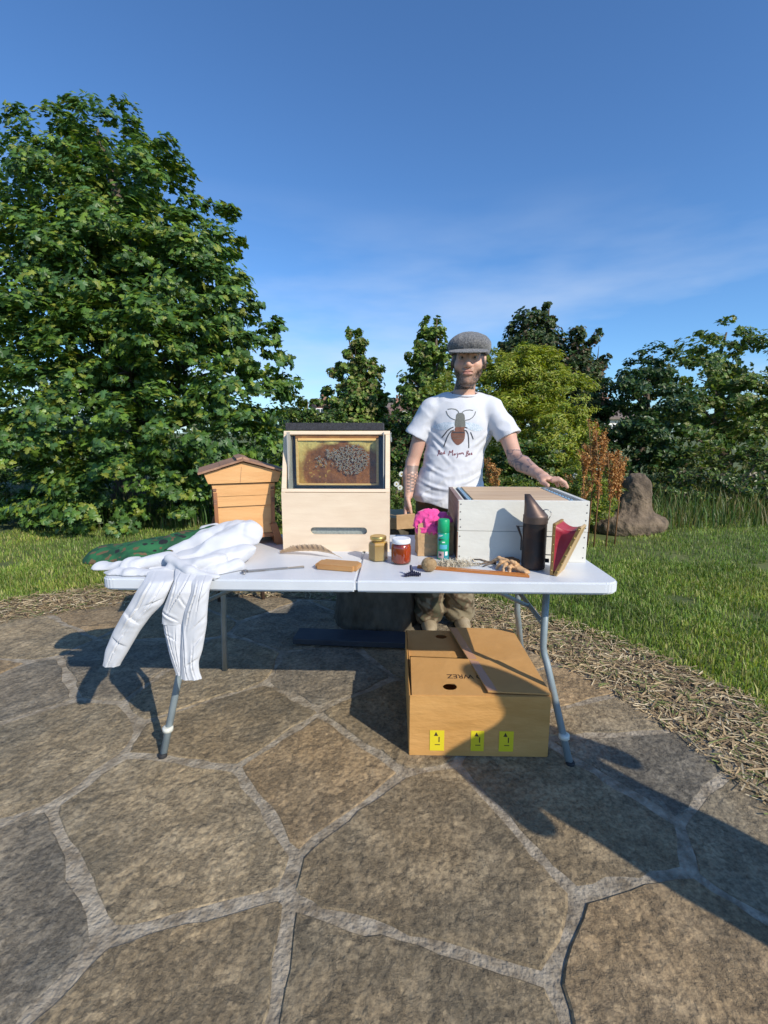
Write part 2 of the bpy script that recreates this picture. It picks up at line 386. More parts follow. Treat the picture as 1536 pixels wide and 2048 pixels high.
# ------------------------------------------------------------ scattered blades (grass, straw)
def blades(name, xy, z, hmin, hmax, wid, cols, lean=0.5, flat=False, m=None, seed=1, **k):
    r = np.random.default_rng(seed); n = len(xy); a = r.random(n) * 2 * np.pi; H = hmin + (hmax - hmin) * r.random(n) ** 1.5
    d = np.stack([np.cos(a), np.sin(a)], 1); s = np.stack([-d[:, 1], d[:, 0]], 1); W = wid * (0.6 + 0.8 * r.random(n) + (1.0 * r.random(n) ** 6 if flat else 0))
    ln = (lean * r.random(n) * H)[:, None]; B = np.concatenate([xy, z[:, None]], 1)
    def pt(off2, zz): return np.concatenate([B[:, :2] + off2, (B[:, 2] + zz)[:, None]], 1)
    if flat:
        L_ = H[:, None]; zt = 0.004 + 0.02 * r.random(n); ze = zt + (r.random(n) - .5) * 0.02
        v0 = pt(-d * L_ / 2 - s * W[:, None] / 2, zt); v1 = pt(-d * L_ / 2 + s * W[:, None] / 2, zt + .002); v2 = pt(d * L_ / 2 + s * W[:, None] / 2, np.maximum(ze, 0.004)); v3 = pt(d * L_ / 2 - s * W[:, None] / 2, np.maximum(ze, 0.003))
        V = np.stack([v0, v1, v2, v3], 1).reshape(-1, 3); F = np.arange(4 * n).reshape(n, 4); Fl = [F]; rep = 4
    else:
        v0 = pt(-s * W[:, None] / 2, 0 * H - 0.01); v1 = pt(s * W[:, None] / 2, 0 * H - 0.01)
        v2 = pt(d * ln * 0.35 + s * W[:, None] * 0.4, H * 0.6); v3 = pt(d * ln * 0.35 - s * W[:, None] * 0.4, H * 0.6); v4 = pt(d * ln, H * (1 - 0.3 * lean * r.random(n)))
        V = np.stack([v0, v1, v2, v3, v4], 1).reshape(-1, 3); b_ = (np.arange(n) * 5)[:, None]
        Fl = [b_ + np.array([[0, 1, 2, 3]]), b_ + np.array([[3, 2, 4]])]; rep = 5
    cols = np.array(cols); c = cols[r.integers(0, len(cols), n)] * (0.75 + 0.5 * r.random(n))[:, None]
    pn = fbm(np.stack([xy[:, 0] * .9, xy[:, 1] * .9, 0 * z + seed], 1), 3)[:, None]; pf = fbm(np.stack([xy[:, 0] * 5, xy[:, 1] * 5, 0 * z + seed + 7], 1), 2)[:, None]
    if not flat: c = c * (1 + .45 * pn + .35 * pf) * (1 + np.array((.35, 0, -.1)) * pn)
    c = np.clip(c, .01, 1)
    return tag(mesh_np(name, V, Fl, m, attrs={'tint': ('POINT', np.repeat(c, rep, 0))}), **k)
M_blade = leaf_mat('grass_blade', 0.3, 0.5)
M_straw = mat('straw', (1, 1, 1), 0.8, attr='tint')
def scatter(n, x0, x1, y0, y1, cond, seed):
    r = np.random.default_rng(seed); xy = np.stack([x0 + (x1 - x0) * r.random(n), y0 + (y1 - y0) * r.random(n)], 1)
    return xy[cond(xy)]
rad = lambda q: np.hypot(q[:, 0] - PC[0], q[:, 1] - PC[1])
fov = lambda q: np.abs(q[:, 0]) < 0.88 * (q[:, 1] + 0.55)
g1 = scatter(150000, -3.6, 3.6, 0.8, 4.6, lambda q: (rad(q) > MR + 0.03 * np.sin(q[:, 0] * 9) - 0.03) & fov(q), 1)
g2 = scatter(90000, -5, 7.5, 4.6, 8.5, fov, 2)
gr = np.concatenate([g1, g2]); dn = fbm(np.stack([gr[:, 0] * 1.7, gr[:, 1] * 1.7, 0 * gr[:, 0]], 1), 3)
gr = gr[dn > -0.62 + 0.3 * rng.random(len(gr))]
gcl = 0
blades('grass', gr, gz(gr[:, 0], gr[:, 1]), 0.025, 0.07, 0.0065, [(0.15, 0.25, 0.035), (0.21, 0.31, 0.05), (0.28, 0.35, 0.07), (0.11, 0.19, 0.03), (0.36, 0.36, 0.13)], 0.9, m=M_blade, kind='stuff',
       label='short bright green lawn grass around the patio', cat='grass')
g3 = scatter(26000, -5, 9, 6.2, 12.5, fov, 4)
blades('tall_grass', g3, gz(g3[:, 0], g3[:, 1]), 0.12, 0.5, 0.014, [(0.10, 0.17, 0.035), (0.06, 0.12, 0.02), (0.22, 0.2, 0.08), (0.12, 0.15, 0.04)], 0.7, m=M_blade, kind='stuff', seed=5,
       label='rough tall grass and weeds in front of the shrubs', cat='tall grass')
st = scatter(95000, -4, 3, 0.2, 4.4, lambda q: (rad(q) > PR - 0.02) & (rad(q) < MR + 0.04) & fov(q), 6)
blades('straw_mulch', st, np.full(len(st), 0.012), 0.03, 0.11, 0.0042, [(0.50, 0.38, 0.21), (0.36, 0.26, 0.14), (0.60, 0.49, 0.31), (0.22, 0.15, 0.08), (0.44, 0.31, 0.16), (0.16, 0.19, 0.05)], flat=True, m=M_straw, kind='stuff', seed=7,
       label='dry straw mulch round the edge of the stone patio', cat='straw')
# ------------------------------------------------------------ foliage
M_bark = mat('bark', (0.07, 0.05, 0.035), 0.95, (0.17, 0.13, 0.10), scale=14, bump=0.8, stretch=(1, 1, 0.25))
M_leaf = leaf_mat('leaf', 0.3, 0.42)
def leaf_shape(kind):
    if kind == 'maple':   # five pointed lobes
        pts = []
        for a, r in ((-90, .10), (-62, .46), (-38, .30), (-18, .62), (8, .40), (22, .74), (52, .46), (66, .80), (90, 1.0), (114, .80), (128, .46), (158, .74), (172, .40), (198, .62), (218, .30), (242, .46)):
            pts.append((r * math.cos(R(a)), r * math.sin(R(a)) - 0.1, 0.0))
        P = np.array(pts); P = np.vstack([P, [[0, 0.05, 0.10]]]); n = 16
        F = np.array([(i, (i + 1) % n, n) for i in range(n)])
        P[:n, 2] = -0.12 * np.hypot(P[:n, 0], P[:n, 1]) ** 2
        return P * 0.55, [F]
    if kind == 'oval':
        P = np.array([(0, -.5, 0), (.24, -.2, .05), (.26, .15, .05), (0, .5, -.05), (-.26, .15, .05), (-.24, -.2, .05), (0, 0, -.03)])
        return P, [np.array([(i, (i + 1) % 6, 6) for i in range(6)])]
    if kind == 'lobed':
        P = np.array([(0, -.5, 0), (.2, -.25, .03), (.42, -.1, 0), (.25, .08, .04), (.36, .32, 0), (.1, .28, .02), (0, .55, -.06), (-.1, .28, .02), (-.36, .32, 0), (-.25, .08, .04), (-.42, -.1, 0), (-.2, -.25, .03), (0, 0, -.04)])
        return P, [np.array([(i, (i + 1) % 12, 12) for i in range(12)])]
    if kind == 'slim':
        P = np.array([(0, -.5, 0), (.13, -.1, .03), (.1, .25, .02), (0, .5, -.06), (-.1, .25, .02), (-.13, -.1, .03)])
        return P, [np.array([(0, 1, 2, 3), (0, 3, 4, 5)])]
def foliage(name, C, Nrm, size, cols, kind='oval', parent=None, seed=1, m=None, var=0.3, warm=None):
    """C leaf centres, Nrm preferred normals"""
    r = np.random.default_rng(seed); P, Fl = leaf_shape(kind); n = len(C)
    N = Nrm / (np.linalg.norm(Nrm, axis=1)[:, None] + 1e-9)
    T = r.normal(size=(n, 3)); T -= (T * N).sum(1)[:, None] * N; T /= np.linalg.norm(T, axis=1)[:, None]; B = np.cross(N, T)
    s = size * (1 + var * 1.5 * (r.random(n) * 2 - 1))
    V = C[:, None, :] + s[:, None, None] * (P[None, :, 0:1] * B[:, None, :] + P[None, :, 1:2] * T[:, None, :] + P[None, :, 2:3] * N[:, None, :])
    k = len(P); Fs = [(F[None] + (np.arange(n) * k)[:, None, None]).reshape(-1, F.shape[1]) for F in Fl]
    cols = np.array(cols); c = cols[r.integers(0, len(cols), n)] * (0.75 + 0.5 * r.random(n))[:, None]
    return mesh_np(name, V.reshape(-1, 3), Fs, m or M_leaf, parent, attrs={'tint': ('POINT', np.repeat(c, k, 0))})
def blob_points(blobs, per, sub=0.34, nsub=26, seed=1, up=0.5, flat=0.55, droop=0.0, inner=0.25):
    """blobs (x,y,z,rx,ry,rz); leaves sit in flattened sprays on and inside every blob"""
    r = np.random.default_rng(seed); C = []; Nn = []; tot = sum(b[3] * b[5] for b in blobs)
    for b in blobs:
        c = np.array(b[:3]); rd = np.array(b[3:6]); ns = max(5, int(nsub * (0.4 + 0.6 * (b[3] * b[5]) / (tot / len(blobs)))))
        d = r.normal(size=(ns, 3)); d /= np.linalg.norm(d, axis=1)[:, None]
        rad_ = np.where(r.random(ns) < inner, 0.35 + 0.4 * r.random(ns), 0.80 + 0.28 * r.random(ns)); S_ = c + d * rd * rad_[:, None]
        nl = int(per * b[3] * b[5] / tot / ns)
        for k in range(ns):
            sr = sub * (0.6 + 0.8 * r.random()) * float(rd.mean())
            q = r.normal(size=(nl, 3)); q /= np.linalg.norm(q, axis=1)[:, None]; q *= (r.random(nl) ** 0.45)[:, None]
            o = d[k] * np.array([1, 1, .4]); q = q * np.array([1, 1, flat]) * sr
            q[:, 2] -= droop * sr * (q[:, 0] ** 2 + q[:, 1] ** 2) / (sr * sr)
            C.append(S_[k] + q); Nn.append(d[k] * 0.7 + np.array([0, 0, up]) + q / sr * 0.5 + r.normal(size=(nl, 3)) * 0.45)
    return np.concatenate(C), np.concatenate(Nn)
def limbs(name, base, ends, r0, parent, seed=1, m=None):
    r = random.Random(seed); mb = MB(); base = Vector(base)
    top = Vector(ends[0]); axis = [base.lerp(top, t) + Vector((r.uniform(-1, 1), r.uniform(-1, 1), 0)) * 0.04 * (top - base).length * (0 if t in (0,) else 1) for t in (0, .2, .4, .6, .8, 1)]
    mb.tube([axis[0] - Vector((0, 0, .1))] + axis, [r0 * 1.35, r0 * 1.2, r0, r0 * .85, r0 * .65, r0 * .4, r0 * .12], n=10)
    tr = mb.build('trunk', m or M_bark, parent)
    mb = MB()
    for k, e in enumerate(ends[1:]):
        e = Vector(e); t = min(0.85, max(0.12, (e.z - base.z) / max(0.2, (top.z - base.z)) * 0.7)); i = t * 5; a = axis[int(i)].lerp(axis[min(5, int(i) + 1)], i % 1)
        mid = a.lerp(e, .5) + Vector((r.uniform(-1, 1), r.uniform(-1, 1), r.uniform(-.3, 1))) * 0.08 * (e - a).length
        mb.tube([a, mid, e], [r0 * .42, r0 * .26, r0 * .08], n=6, caps=False)
        for _ in range(3):
            p = mid.lerp(e, r.uniform(0, .8)); q = p + Vector((r.uniform(-1, 1), r.uniform(-1, 1), r.uniform(-.2, .9))) * min(.35, 0.3 * (e - a).length)
            mb.tube([p, q], [r0 * .14, r0 * .04], n=4, caps=False)
    mb.build('branches', m or M_bark, parent)
def pxblob(u, v, rpx, Y, ry=None, rzf=1.0):
    p = at(u, v, Y); s = rpx / FPX * ray(u, v).length * (Y / ray(u, v).length) / math.cos(0) if False else rpx * Y / FPX
    return (p.x, p.y, p.z, s, ry or s, s * rzf)
def tree(name, label, cat, blobs, n, leaf, kind, cols, base, r0, seed, group=None, sub=.34, nsub=26, flat=.55, droop=0.0, up=.5, inner=.25, top=None):
    t = empty(name, (base[0], base[1], 0), label=label, cat=cat, group=group)
    off = np.array([base[0], base[1], 0])
    bl = [tuple(np.array(b[:3]) - off) + tuple(b[3:]) for b in blobs]
    C, Nn = blob_points(bl, n, sub, nsub, seed, up, flat, droop, inner); ok = C[:, 2] > 0.02; C, Nn = C[ok], Nn[ok]
    foliage('crown', C, Nn, leaf, cols, kind, t, seed)
    hi = max(bl, key=lambda b: b[2] + b[5]); tp = (hi[0], hi[1], hi[2] + (hi[5] * .6)) if top is None else top
    limbs(name, (0, 0, 0), [tp] + [tuple(np.array(b[:3]) * .72 + np.array((0, 0, b[2])) * .1 + np.array(tp) * .18) for b in bl if b is not hi], r0, t, seed)
    return t

G_maple = [(0.06, 0.13, 0.022), (0.09, 0.18, 0.03), (0.13, 0.23, 0.036), (0.065, 0.14, 0.04), (0.17, 0.27, 0.035), (0.08, 0.17, 0.05), (0.23, 0.27, 0.045), (0.04, 0.09, 0.02)]
G_dark = [(0.03, 0.075, 0.02), (0.05, 0.11, 0.025), (0.075, 0.13, 0.03), (0.09, 0.12, 0.04)]
G_mid = [(0.08, 0.15, 0.026), (0.13, 0.21, 0.035), (0.18, 0.25, 0.045), (0.055, 0.115, 0.024), (0.22, 0.23, 0.07)]
G_lime = [(0.27, 0.33, 0.03), (0.20, 0.28, 0.03), (0.33, 0.37, 0.035), (0.15, 0.22, 0.03), (0.38, 0.38, 0.07)]
G_olive = [(0.05, 0.08, 0.028), (0.075, 0.11, 0.035), (0.10, 0.13, 0.045), (0.14, 0.11, 0.06), (0.04, 0.07, 0.03)]

# big sycamore on the left, in front of everything else
def B(u, v, r, Y, k=1.0): return pxblob(u, v, r, Y, rzf=k)
maple = [B(420, 640, 95, 7.0), B(500, 690, 85, 6.8, .7), B(360, 560, 110, 7.3), B(430, 500, 85, 7.6), B(545, 770, 55, 6.9, .6), B(470, 790, 90, 6.6, .7), B(350, 760, 100, 6.6, .8), B(330, 660, 90, 6.4, .8),
         B(250, 700, 120, 7.0), B(240, 560, 130, 7.6), B(300, 440, 120, 8.0), B(180, 420, 130, 8.2), B(110, 560, 130, 7.6), B(90, 700, 130, 7.2), B(150, 820, 130, 6.7), B(280, 860, 110, 6.2, .8),
         B(400, 880, 90, 6.3, .8), B(500, 870, 80, 6.6, .8), B(545, 900, 50, 6.9), B(440, 960, 70, 6.6), B(340, 960, 80, 6.3), B(220, 970, 110, 6.3), B(60, 900, 130, 6.7), B(-30, 640, 130, 7.8), B(20, 480, 120, 8.3),
         B(230, 330, 90, 8.6), B(130, 320, 80, 8.6), B(545, 665, 28, 6.9), B(575, 765, 28, 6.8, .6), B(540, 960, 40, 7.0), B(120, 1010, 80, 6.6), B(480, 600, 40, 7.2)]
tree('sycamore_tree', 'huge leafy green sycamore filling the left side with broad lobed leaves', 'tree', maple, 60000, 0.118, 'maple', G_maple, (-4.6, 8.4), 0.24, 11, sub=.31, nsub=34, flat=.42, droop=.25, up=.8, inner=.15)

# two narrow young trees beyond the shrubs
def cone(u, vt, vb, w, Y, n=9, seed=0):
    r = random.Random(seed); out = []
    for k in range(n):
        t = (k + .5) / n; v = vt + (vb - vt) * t; ww = w * (0.22 + 0.78 * t ** .8)
        out.append(B(u + r.uniform(-.10, .10) * w, v, ww * r.uniform(.32, .44) + 5, Y, 1.1))
        if k > 1:
            out.append(B(u + ww * r.uniform(.35, .62), v + r.uniform(-8, 8), ww * .24 + 4, Y + r.uniform(-.5, .5), .9))
            out.append(B(u - ww * r.uniform(.35, .62), v + r.uniform(-8, 8), ww * .24 + 4, Y + r.uniform(-.5, .5), .9))
    return out
p = at(712, 860, 12)
tree('young_tree', 'narrow cone shaped young tree right behind the box with the bee comb', 'tree', cone(712, 662, 870, 106, 12.0, seed=3), 12500, 0.105, 'lobed', [tuple(min(1, x * 1.25) for x in c_) for c_ in G_mid] + [(0.22, 0.20, 0.08)], (p.x, p.y), 0.07, 21, group='narrow young trees behind the garden', nsub=12, sub=.42, flat=.9, inner=.1)
p = at(862, 860, 11)
tree('young_tree', 'taller cone shaped young tree just left of the man in the cap', 'tree', cone(858, 640, 900, 110, 11.0, n=11, seed=5), 17000, 0.095, 'lobed', [tuple(min(1, x * 1.2) for x in c_) for c_ in G_mid], (p.x, p.y), 0.08, 22, group='narrow young trees behind the garden', nsub=12, sub=.42, flat=.9, inner=.1)
# hedge-like bushes
def bush(label, bl, n, leaf, kind, cols, Y, seed, name='bush', cat='bush', group=None, **k):
    cx = sum(b[0] for b in bl) / len(bl); return tree(name, label, cat, bl, n, leaf, kind, cols, (cx, Y), 0.05, seed, group, **k)
bush('dark green rounded bush between the sycamore and the narrow young tree', [B(615, 825, 34, 10), B(600, 870, 50, 10), B(650, 860, 42, 10), B(575, 900, 40, 9.5), B(690, 880, 40, 10)], 9000, 0.075, 'oval', G_dark + G_mid, 10, 31)
bush('low green bush behind the comb display box', [B(600, 960, 70, 8.2), B(670, 930, 60, 8.4), B(740, 900, 50, 8.6), B(760, 960, 70, 8.2), B(560, 1010, 60, 8.0), B(640, 1010, 60, 8), B(720, 1010, 60, 8)], 13000, 0.07, 'oval', G_mid, 8.3, 32)
bush('dark shrub with reddish tips close behind the right arm of the man', [B(805, 860, 40, 8.8), B(790, 910, 45, 8.4), B(830, 930, 45, 8.2), B(850, 860, 40, 8.8), B(800, 980, 45, 8.0), B(850, 990, 50, 8.0)], 8000, 0.07, 'oval', G_dark + [(0.13, 0.07, 0.035)], 8.5, 33)
# golden shrub on the right of the man
bush('large domed yellow green shrub right of the man', [B(1010, 770, 62, 8.0), B(1075, 765, 62, 8.0), B(1120, 800, 55, 7.8), B(1045, 735, 42, 8.2), B(975, 755, 45, 8.2), B(960, 820, 60, 8.0), B(1030, 850, 70, 7.6), B(1100, 870, 65, 7.4), B(1140, 860, 42, 7.6), B(1000, 730, 30, 8.3), B(1090, 730, 34, 8.2), B(1120, 930, 50, 7.4), B(900, 800, 45, 8.4), B(990, 905, 60, 7.6)],
     52000, 0.066, 'slim', G_lime, 8.2, 34, name='golden_shrub', cat='shrub', nsub=34, sub=.36, flat=.45, up=.9)
bush('deep green shrub under the golden shrub beside the left forearm of the man', [B(1040, 930, 55, 7.0), B(1000, 960, 50, 7.0), B(1090, 960, 50, 6.9), B(960, 950, 45, 7.2), B(1060, 985, 45, 6.8)], 9000, 0.06, 'oval', G_dark + G_mid, 7.0, 35)
# dark trees on the right skyline
tree('dark_tree', 'dark tree with a thin pale spire top rising over the golden shrub', 'tree', [B(1058, 655, 26, 11, 1.2), B(1095, 640, 20, 11, 1.5), B(1092, 612, 8, 11, 1.6), B(1065, 628, 9, 11, 1.4), B(1030, 680, 26, 11), B(1075, 690, 40, 11), B(1110, 690, 20, 11), B(1010, 695, 16, 11, .6), B(1115, 720, 40, 11), B(1060, 760, 60, 11)],
     8500, 0.09, 'lobed', G_olive + G_dark, (at(1070, 860, 11).x, 11.0), 0.09, 41, group='dark trees on the right skyline', nsub=16, sub=.5, flat=.9)
tree('dark_tree', 'dark open tree with forked reddish tips near the right skyline', 'tree', [B(1155, 672, 14, 10.5, 1.5), B(1150, 710, 26, 10.5), B(1185, 680, 12, 10.5), B(1200, 664, 7, 10.5), B(1170, 745, 36, 10.5), B(1210, 718, 10, 10.5), B(1195, 740, 16, 10.5), B(1180, 790, 40, 10.5), B(1150, 800, 36, 10.5), B(1195, 830, 34, 10.3), B(1140, 750, 24, 10.5), B(1175, 870, 44, 10.2)],
     9000, 0.085, 'lobed', G_olive + G_dark + [(0.14, 0.08, 0.04)], (at(1165, 860, 10.5).x, 10.5), 0.08, 42, group='dark trees on the right skyline', nsub=16, sub=.5, flat=.9)
tree('dark_tree', 'rounded blue green tree at the right edge above the boulder', 'tree', [B(1250, 780, 42, 9.6), B(1240, 850, 46, 9.4), B(1290, 800, 60, 9.6), B(1280, 890, 60, 9.0), B(1230, 920, 34, 9.0), B(1330, 860, 70, 9.4), B(1310, 740, 46, 9.8)],
     13000, 0.075, 'oval', G_dark + [(0.03, 0.08, 0.04)], (at(1280, 860, 9.6).x, 9.6), 0.1, 43, nsub=22)
tree('hedge_tree', 'broad mid green tree at the far right side', 'tree', [B(1400, 760, 70, 10), B(1460, 820, 80, 9.6), B(1390, 860, 70, 9.3), B(1440, 700, 55, 10.4), B(1530, 760, 80, 10), B(1500, 900, 80, 9.2), B(1600, 830, 90, 9.6), B(1370, 930, 50, 9)],
     15000, 0.09, 'lobed', G_mid, (at(1450, 860, 10).x, 10.0), 0.14, 44, nsub=26)
bush('low tangled shrub under the trees at the far right', [B(1350, 960, 60, 8.4), B(1430, 970, 70, 8.2), B(1510, 970, 70, 8.0), B(1590, 980, 70, 8)], 9000, 0.065, 'oval', G_mid + G_olive, 8.2, 45)
bush('weedy green undergrowth right of the yellow green shrub', [B(1165, 905, 40, 8.0), B(1200, 940, 40, 7.8), B(1150, 950, 36, 7.6), B(1230, 960, 34, 7.6), B(1190, 980, 30, 7.2)], 6000, 0.06, 'slim', G_mid + G_olive, 7.8, 46, name='undergrowth', cat='undergrowth')
bush('dense dark hedge standing behind the sycamore', [B(u, 880, 80, 11.5) for u in range(-80, 560, 90)] + [B(u, 980, 70, 11) for u in range(-80, 560, 90)], 16000, 0.11, 'oval', G_dark, 11.5, 52, name='hedge', cat='hedge')
bush('low dark shrub under the sycamore at the far left', [B(-20, 1020, 80, 7), B(70, 1050, 60, 6.8), B(190, 1060, 55, 6.6), B(300, 1050, 50, 6.8), B(380, 1040, 45, 7), B(450, 1040, 40, 7.2)], 9000, 0.07, 'oval', G_dark, 6.9, 47)

# rusty dock spires
M_dock = leaf_mat('dock_seed', 0.15, 0.8)
def dock(u, v0, v1, Y, seed, label):
    u = u + random.uniform(-4, 4); b = at(u, v0, Y); tp = at(u + random.uniform(-5, 5), v1, Y); t = empty('dock_plant', (b.x, b.y, 0), label=label, cat='weed', group='rusty dock spires in the rough grass')
    H = tp.z; r = np.random.default_rng(seed); mb = MB(); mb.tube([(0, 0, -.02), (0.01, 0, H * .5), (tp.x - b.x, 0, H)], [.009, .007, .003], n=5); mb.build('stem', M_dockstem, t)
    C = []
    for k in range(7):
        z0 = H * (0.45 + 0.5 * r.random()); a = r.random() * 6.28; ln = 0.10 + 0.12 * r.random()
        q = r.random(90)[:, None]; C.append(np.concatenate([np.cos(a) * q * ln * .45, np.sin(a) * q * ln * .45, z0 + q * ln - .05], 1) + r.normal(size=(90, 3)) * 0.014)
    q = r.random(160)[:, None]; C.append(np.concatenate([0 * q, 0 * q, H * (.5 + .5 * q)], 1) + r.normal(size=(160, 3)) * 0.016)
    C = np.concatenate(C); foliage('seed_head', C, r.normal(size=C.shape), 0.024, [(0.40, 0.17, 0.04), (0.50, 0.26, 0.07), (0.30, 0.12, 0.035), (0.55, 0.34, 0.14)], 'oval', t, seed, M_dock)['kind'] = 'stuff'
M_dockstem = mat('dock_stem', (0.25, 0.12, 0.05), 0.8)
dl = [(1185, 950, 850, 7.0, 'tallest orange brown dock spire beside the yellow green shrub'), (1200, 960, 870, 6.9, 'dock spire just right of the tallest one'), (1170, 960, 890, 6.8, 'short dock spire leaning on the yellow green shrub'),
      (1215, 965, 905, 6.6, 'orange dock spire between the tall spires and the boulder'), (1232, 975, 915, 6.5, 'orange dock spire directly above the boulder'), (1245, 975, 925, 6.4, 'dock spire right above the right side of the boulder'),
      (1190, 975, 925, 6.4, 'low dock spire in the grass left of the boulder'), (981, 985, 915, 6.0, 'single rust coloured dock spire beside the waist of the man'), (988, 985, 935, 5.9, 'shorter dock spire next to the one at the waist of the man'),
      (1138, 985, 950, 6.2, 'tiny dock spire behind the hand resting on the white hive'),
      (1178, 990, 842, 5.3, 'orange dock spire in front of the green weeds, nearest to the yellow green shrub'), (1192, 995, 862, 5.2, 'bushy orange dock spire standing clear of the green weeds'), (1222, 1000, 900, 5.2, 'broad rusty dock spire just left of the stump top'),
      (1238, 1000, 912, 5.3, 'rusty dock spire in front of the stump top'), (1168, 995, 905, 5.2, 'short rusty dock spire low in the green weeds')]
for k, (u, v0, v1, Y, lb) in enumerate(dl): dock(u, v0, v1, Y, 60 + k, lb)
bush('tall bright green weeds right behind the white hive boxes', [B(1130, 1000, 40, 5.6), B(1180, 1010, 40, 5.6), B(1215, 1000, 34, 5.8), B(1150, 970, 34, 6.0), B(1200, 965, 30, 6.2), B(1250, 985, 30, 6.4), B(960, 1000, 40, 6.0), B(1020, 1000, 40, 6.0), B(1080, 1000, 40, 6.0)], 12000, 0.05, 'slim', G_mid + G_lime, 5.8, 48, name='weed_clump', cat='weeds')
bush('low weeds in the gap between the comb display box and the man', [B(790, 1000, 26, 6.0), B(800, 960, 22, 6.6), B(815, 1010, 26, 6.0), B(785, 1040, 20, 6.0)], 4000, 0.045, 'slim', G_mid, 6.2, 49, name='weed_clump', cat='weeds')
bush('ferny green weeds behind the gap between the cedar hive and the comb box', [B(550, 1000, 30, 6.2), B(545, 1040, 24, 6.2), B(575, 1030, 26, 6.2)], 4000, 0.045, 'slim', G_mid, 6.3, 50, name='weed_clump', cat='weeds')
# white daisies
M_petal = mat('daisy_petal', (0.8, 0.8, 0.76), 0.7); M_pollen = mat('daisy_centre', (0.6, 0.42, 0.04), 0.8)
dz = [(1150, 951, 'white daisy behind the hand on the hive'), (1197, 940, 'white daisy among the dock spires'), (793, 968, 'white daisy left of the right forearm of the man'), (800, 975, 'lowest white daisy beside the comb box'), (803, 948, 'highest white daisy beside the comb box')]
for k, (u, v, lb) in enumerate(dz):
    p = at(u, v, 6.0); t = empty('daisy', (p.x, p.y, 0), label=lb, cat='flower', group='white daisies in the rough grass')
    mb = MB(); mb.tube([(0, 0, 0), (0.01, 0, p.z)], .003, n=5); mb.build('stem', M_blade if False else M_dockstem, t)
    mb = MB()
    for a in range(12): mb.box((0.02 * math.cos(a * .5236), -0.012, p.z + 0.02 * math.sin(a * .5236)), (0.028, 0.002, 0.009), ry=-a * .5236)
    mb.build('petals', M_petal, t); mb = MB(); mb.lathe([(0.006, -.003), (.009, 0), (.005, .004)], (0, 0, 0), 10); mb.build('centre', M_pollen, t, loc=(0, -.015, p.z), rot=(R(90), 0, 0))

# ------------------------------------------------------------ far rooftops and round tree
M_roofr = mat('roof_tile', (0.19, 0.10, 0.075), 0.85, (0.28, 0.17, 0.13), scale=2.5, bump=0.4)
M_roofg = mat('roof_slate', (0.16, 0.12, 0.10), 0.85, (0.23, 0.18, 0.15), scale=2.5, bump=0.4)
M_render = mat('house_render', (0.62, 0.58, 0.52), 0.9, (0.7, 0.66, 0.6), scale=1.5)
M_brickw = mat('house_brick', (0.30, 0.14, 0.10), 0.9, (0.38, 0.2, 0.15), scale=3)
M_win = mat('window_glass', (0.03, 0.04, 0.05), 0.1)
def house(u, vr, ve, Y, wpx, d, mroof, mwall, label, rz=0.1, chim=0):
    ridge_ = at(u, vr, Y); eave = at(u, ve, Y); W = wpx * Y / FPX; t = empty('house', (ridge_.x, Y, 0), rz, label=label, cat='house'); hz, he = ridge_.z, eave.z
    mb = MB(); mb.prism([(-d / 2, 0), (d / 2, 0), (d / 2, he), (0, hz - .15), (-d / 2, he)], 'x', -W / 2, W / 2); mb.build('wall', mwall, t)
    mb = MB(); s = (hz - he) / (d / 2)
    for sg in (-1, 1): mb.prism([(0, hz), (sg * (d / 2 + .4), he - .4 * s), (sg * (d / 2 + .4), he - .4 * s + .18), (0, hz + .2)], 'x', -W / 2 - .3, W / 2 + .3)
    rf = mb.build('roof', mroof, t)
    mb = MB(); mb.box((W * .3, 0, hz + .2), (.7, .6, 1.0)); mb.box((W * .3, 0, hz + .72), (.8, .7, .1)); ch = mb.build('chimney', M_brickw, rf)
    for k in (-1, 1):
        mb = MB(); mb.lathe([(.12, 0), (.15, .4), (.1, .45)], (W * .3 + k * .18, 0, hz + .76), 10); mb.build('chimney_pot', M_roofr, rf)
    for k in range(max(2, int(W / 3))):
        x = -W / 2 + W * (k + .5) / max(2, int(W / 3)); fr = MB(); fr.box((x, -d / 2 - .02, he - 1.1), (1.3, .1, 1.2)); f = fr.build('window', M_petal, t); g = MB()
        for q in (-.3, .3): g.box((x + q, -d / 2 - .075, he - 1.1), (.5, .03, 1.0))
        g.build('pane', M_win, f)
house(778, 809, 826, 62, 62, 8, M_roofg, M_render, 'far house with a grey brown roof below the round distant tree')
house(640, 800, 812, 75, 26, 6, M_roofr, M_brickw, 'far red brick house roof peeping out left of the narrow young tree', 0.3)
house(800, 815, 832, 50, 26, 6, M_roofr, M_render, 'far pale house with a terracotta roof between the bushes left of the man', -0.5)
house(1190, 812, 838, 45, 60, 7, M_roofg, M_render, 'pale house glimpsed through the dark trees at the right', 0.2)
tree('distant_tree', 'small round dark tree on the skyline above the far rooftops', 'tree', [B(770, 800, 14, 80), B(758, 806, 11, 80), B(784, 808, 12, 80), B(770, 822, 20, 80)], 3000, 0.6, 'oval', [(0.03, 0.07, 0.04), (0.02, 0.055, 0.03)], (at(770, 860, 80).x, 80), .3, 51)
fw = [B(u, 842 + 6 * math.sin(u * .05), 26, 130 + 20 * math.sin(u), .7) for u in range(-100, 1700, 34)]
C, Nn = blob_points(fw, 20000, seed=9, nsub=8, sub=.5)
tag(foliage('distant_woodland', C, Nn, 1.4, [(0.025, 0.06, 0.03), (0.04, 0.08, 0.035)], 'oval', None, 9), 'far belt of woodland closing off the horizon', 'woodland', kind='stuff')
TT = 0.745
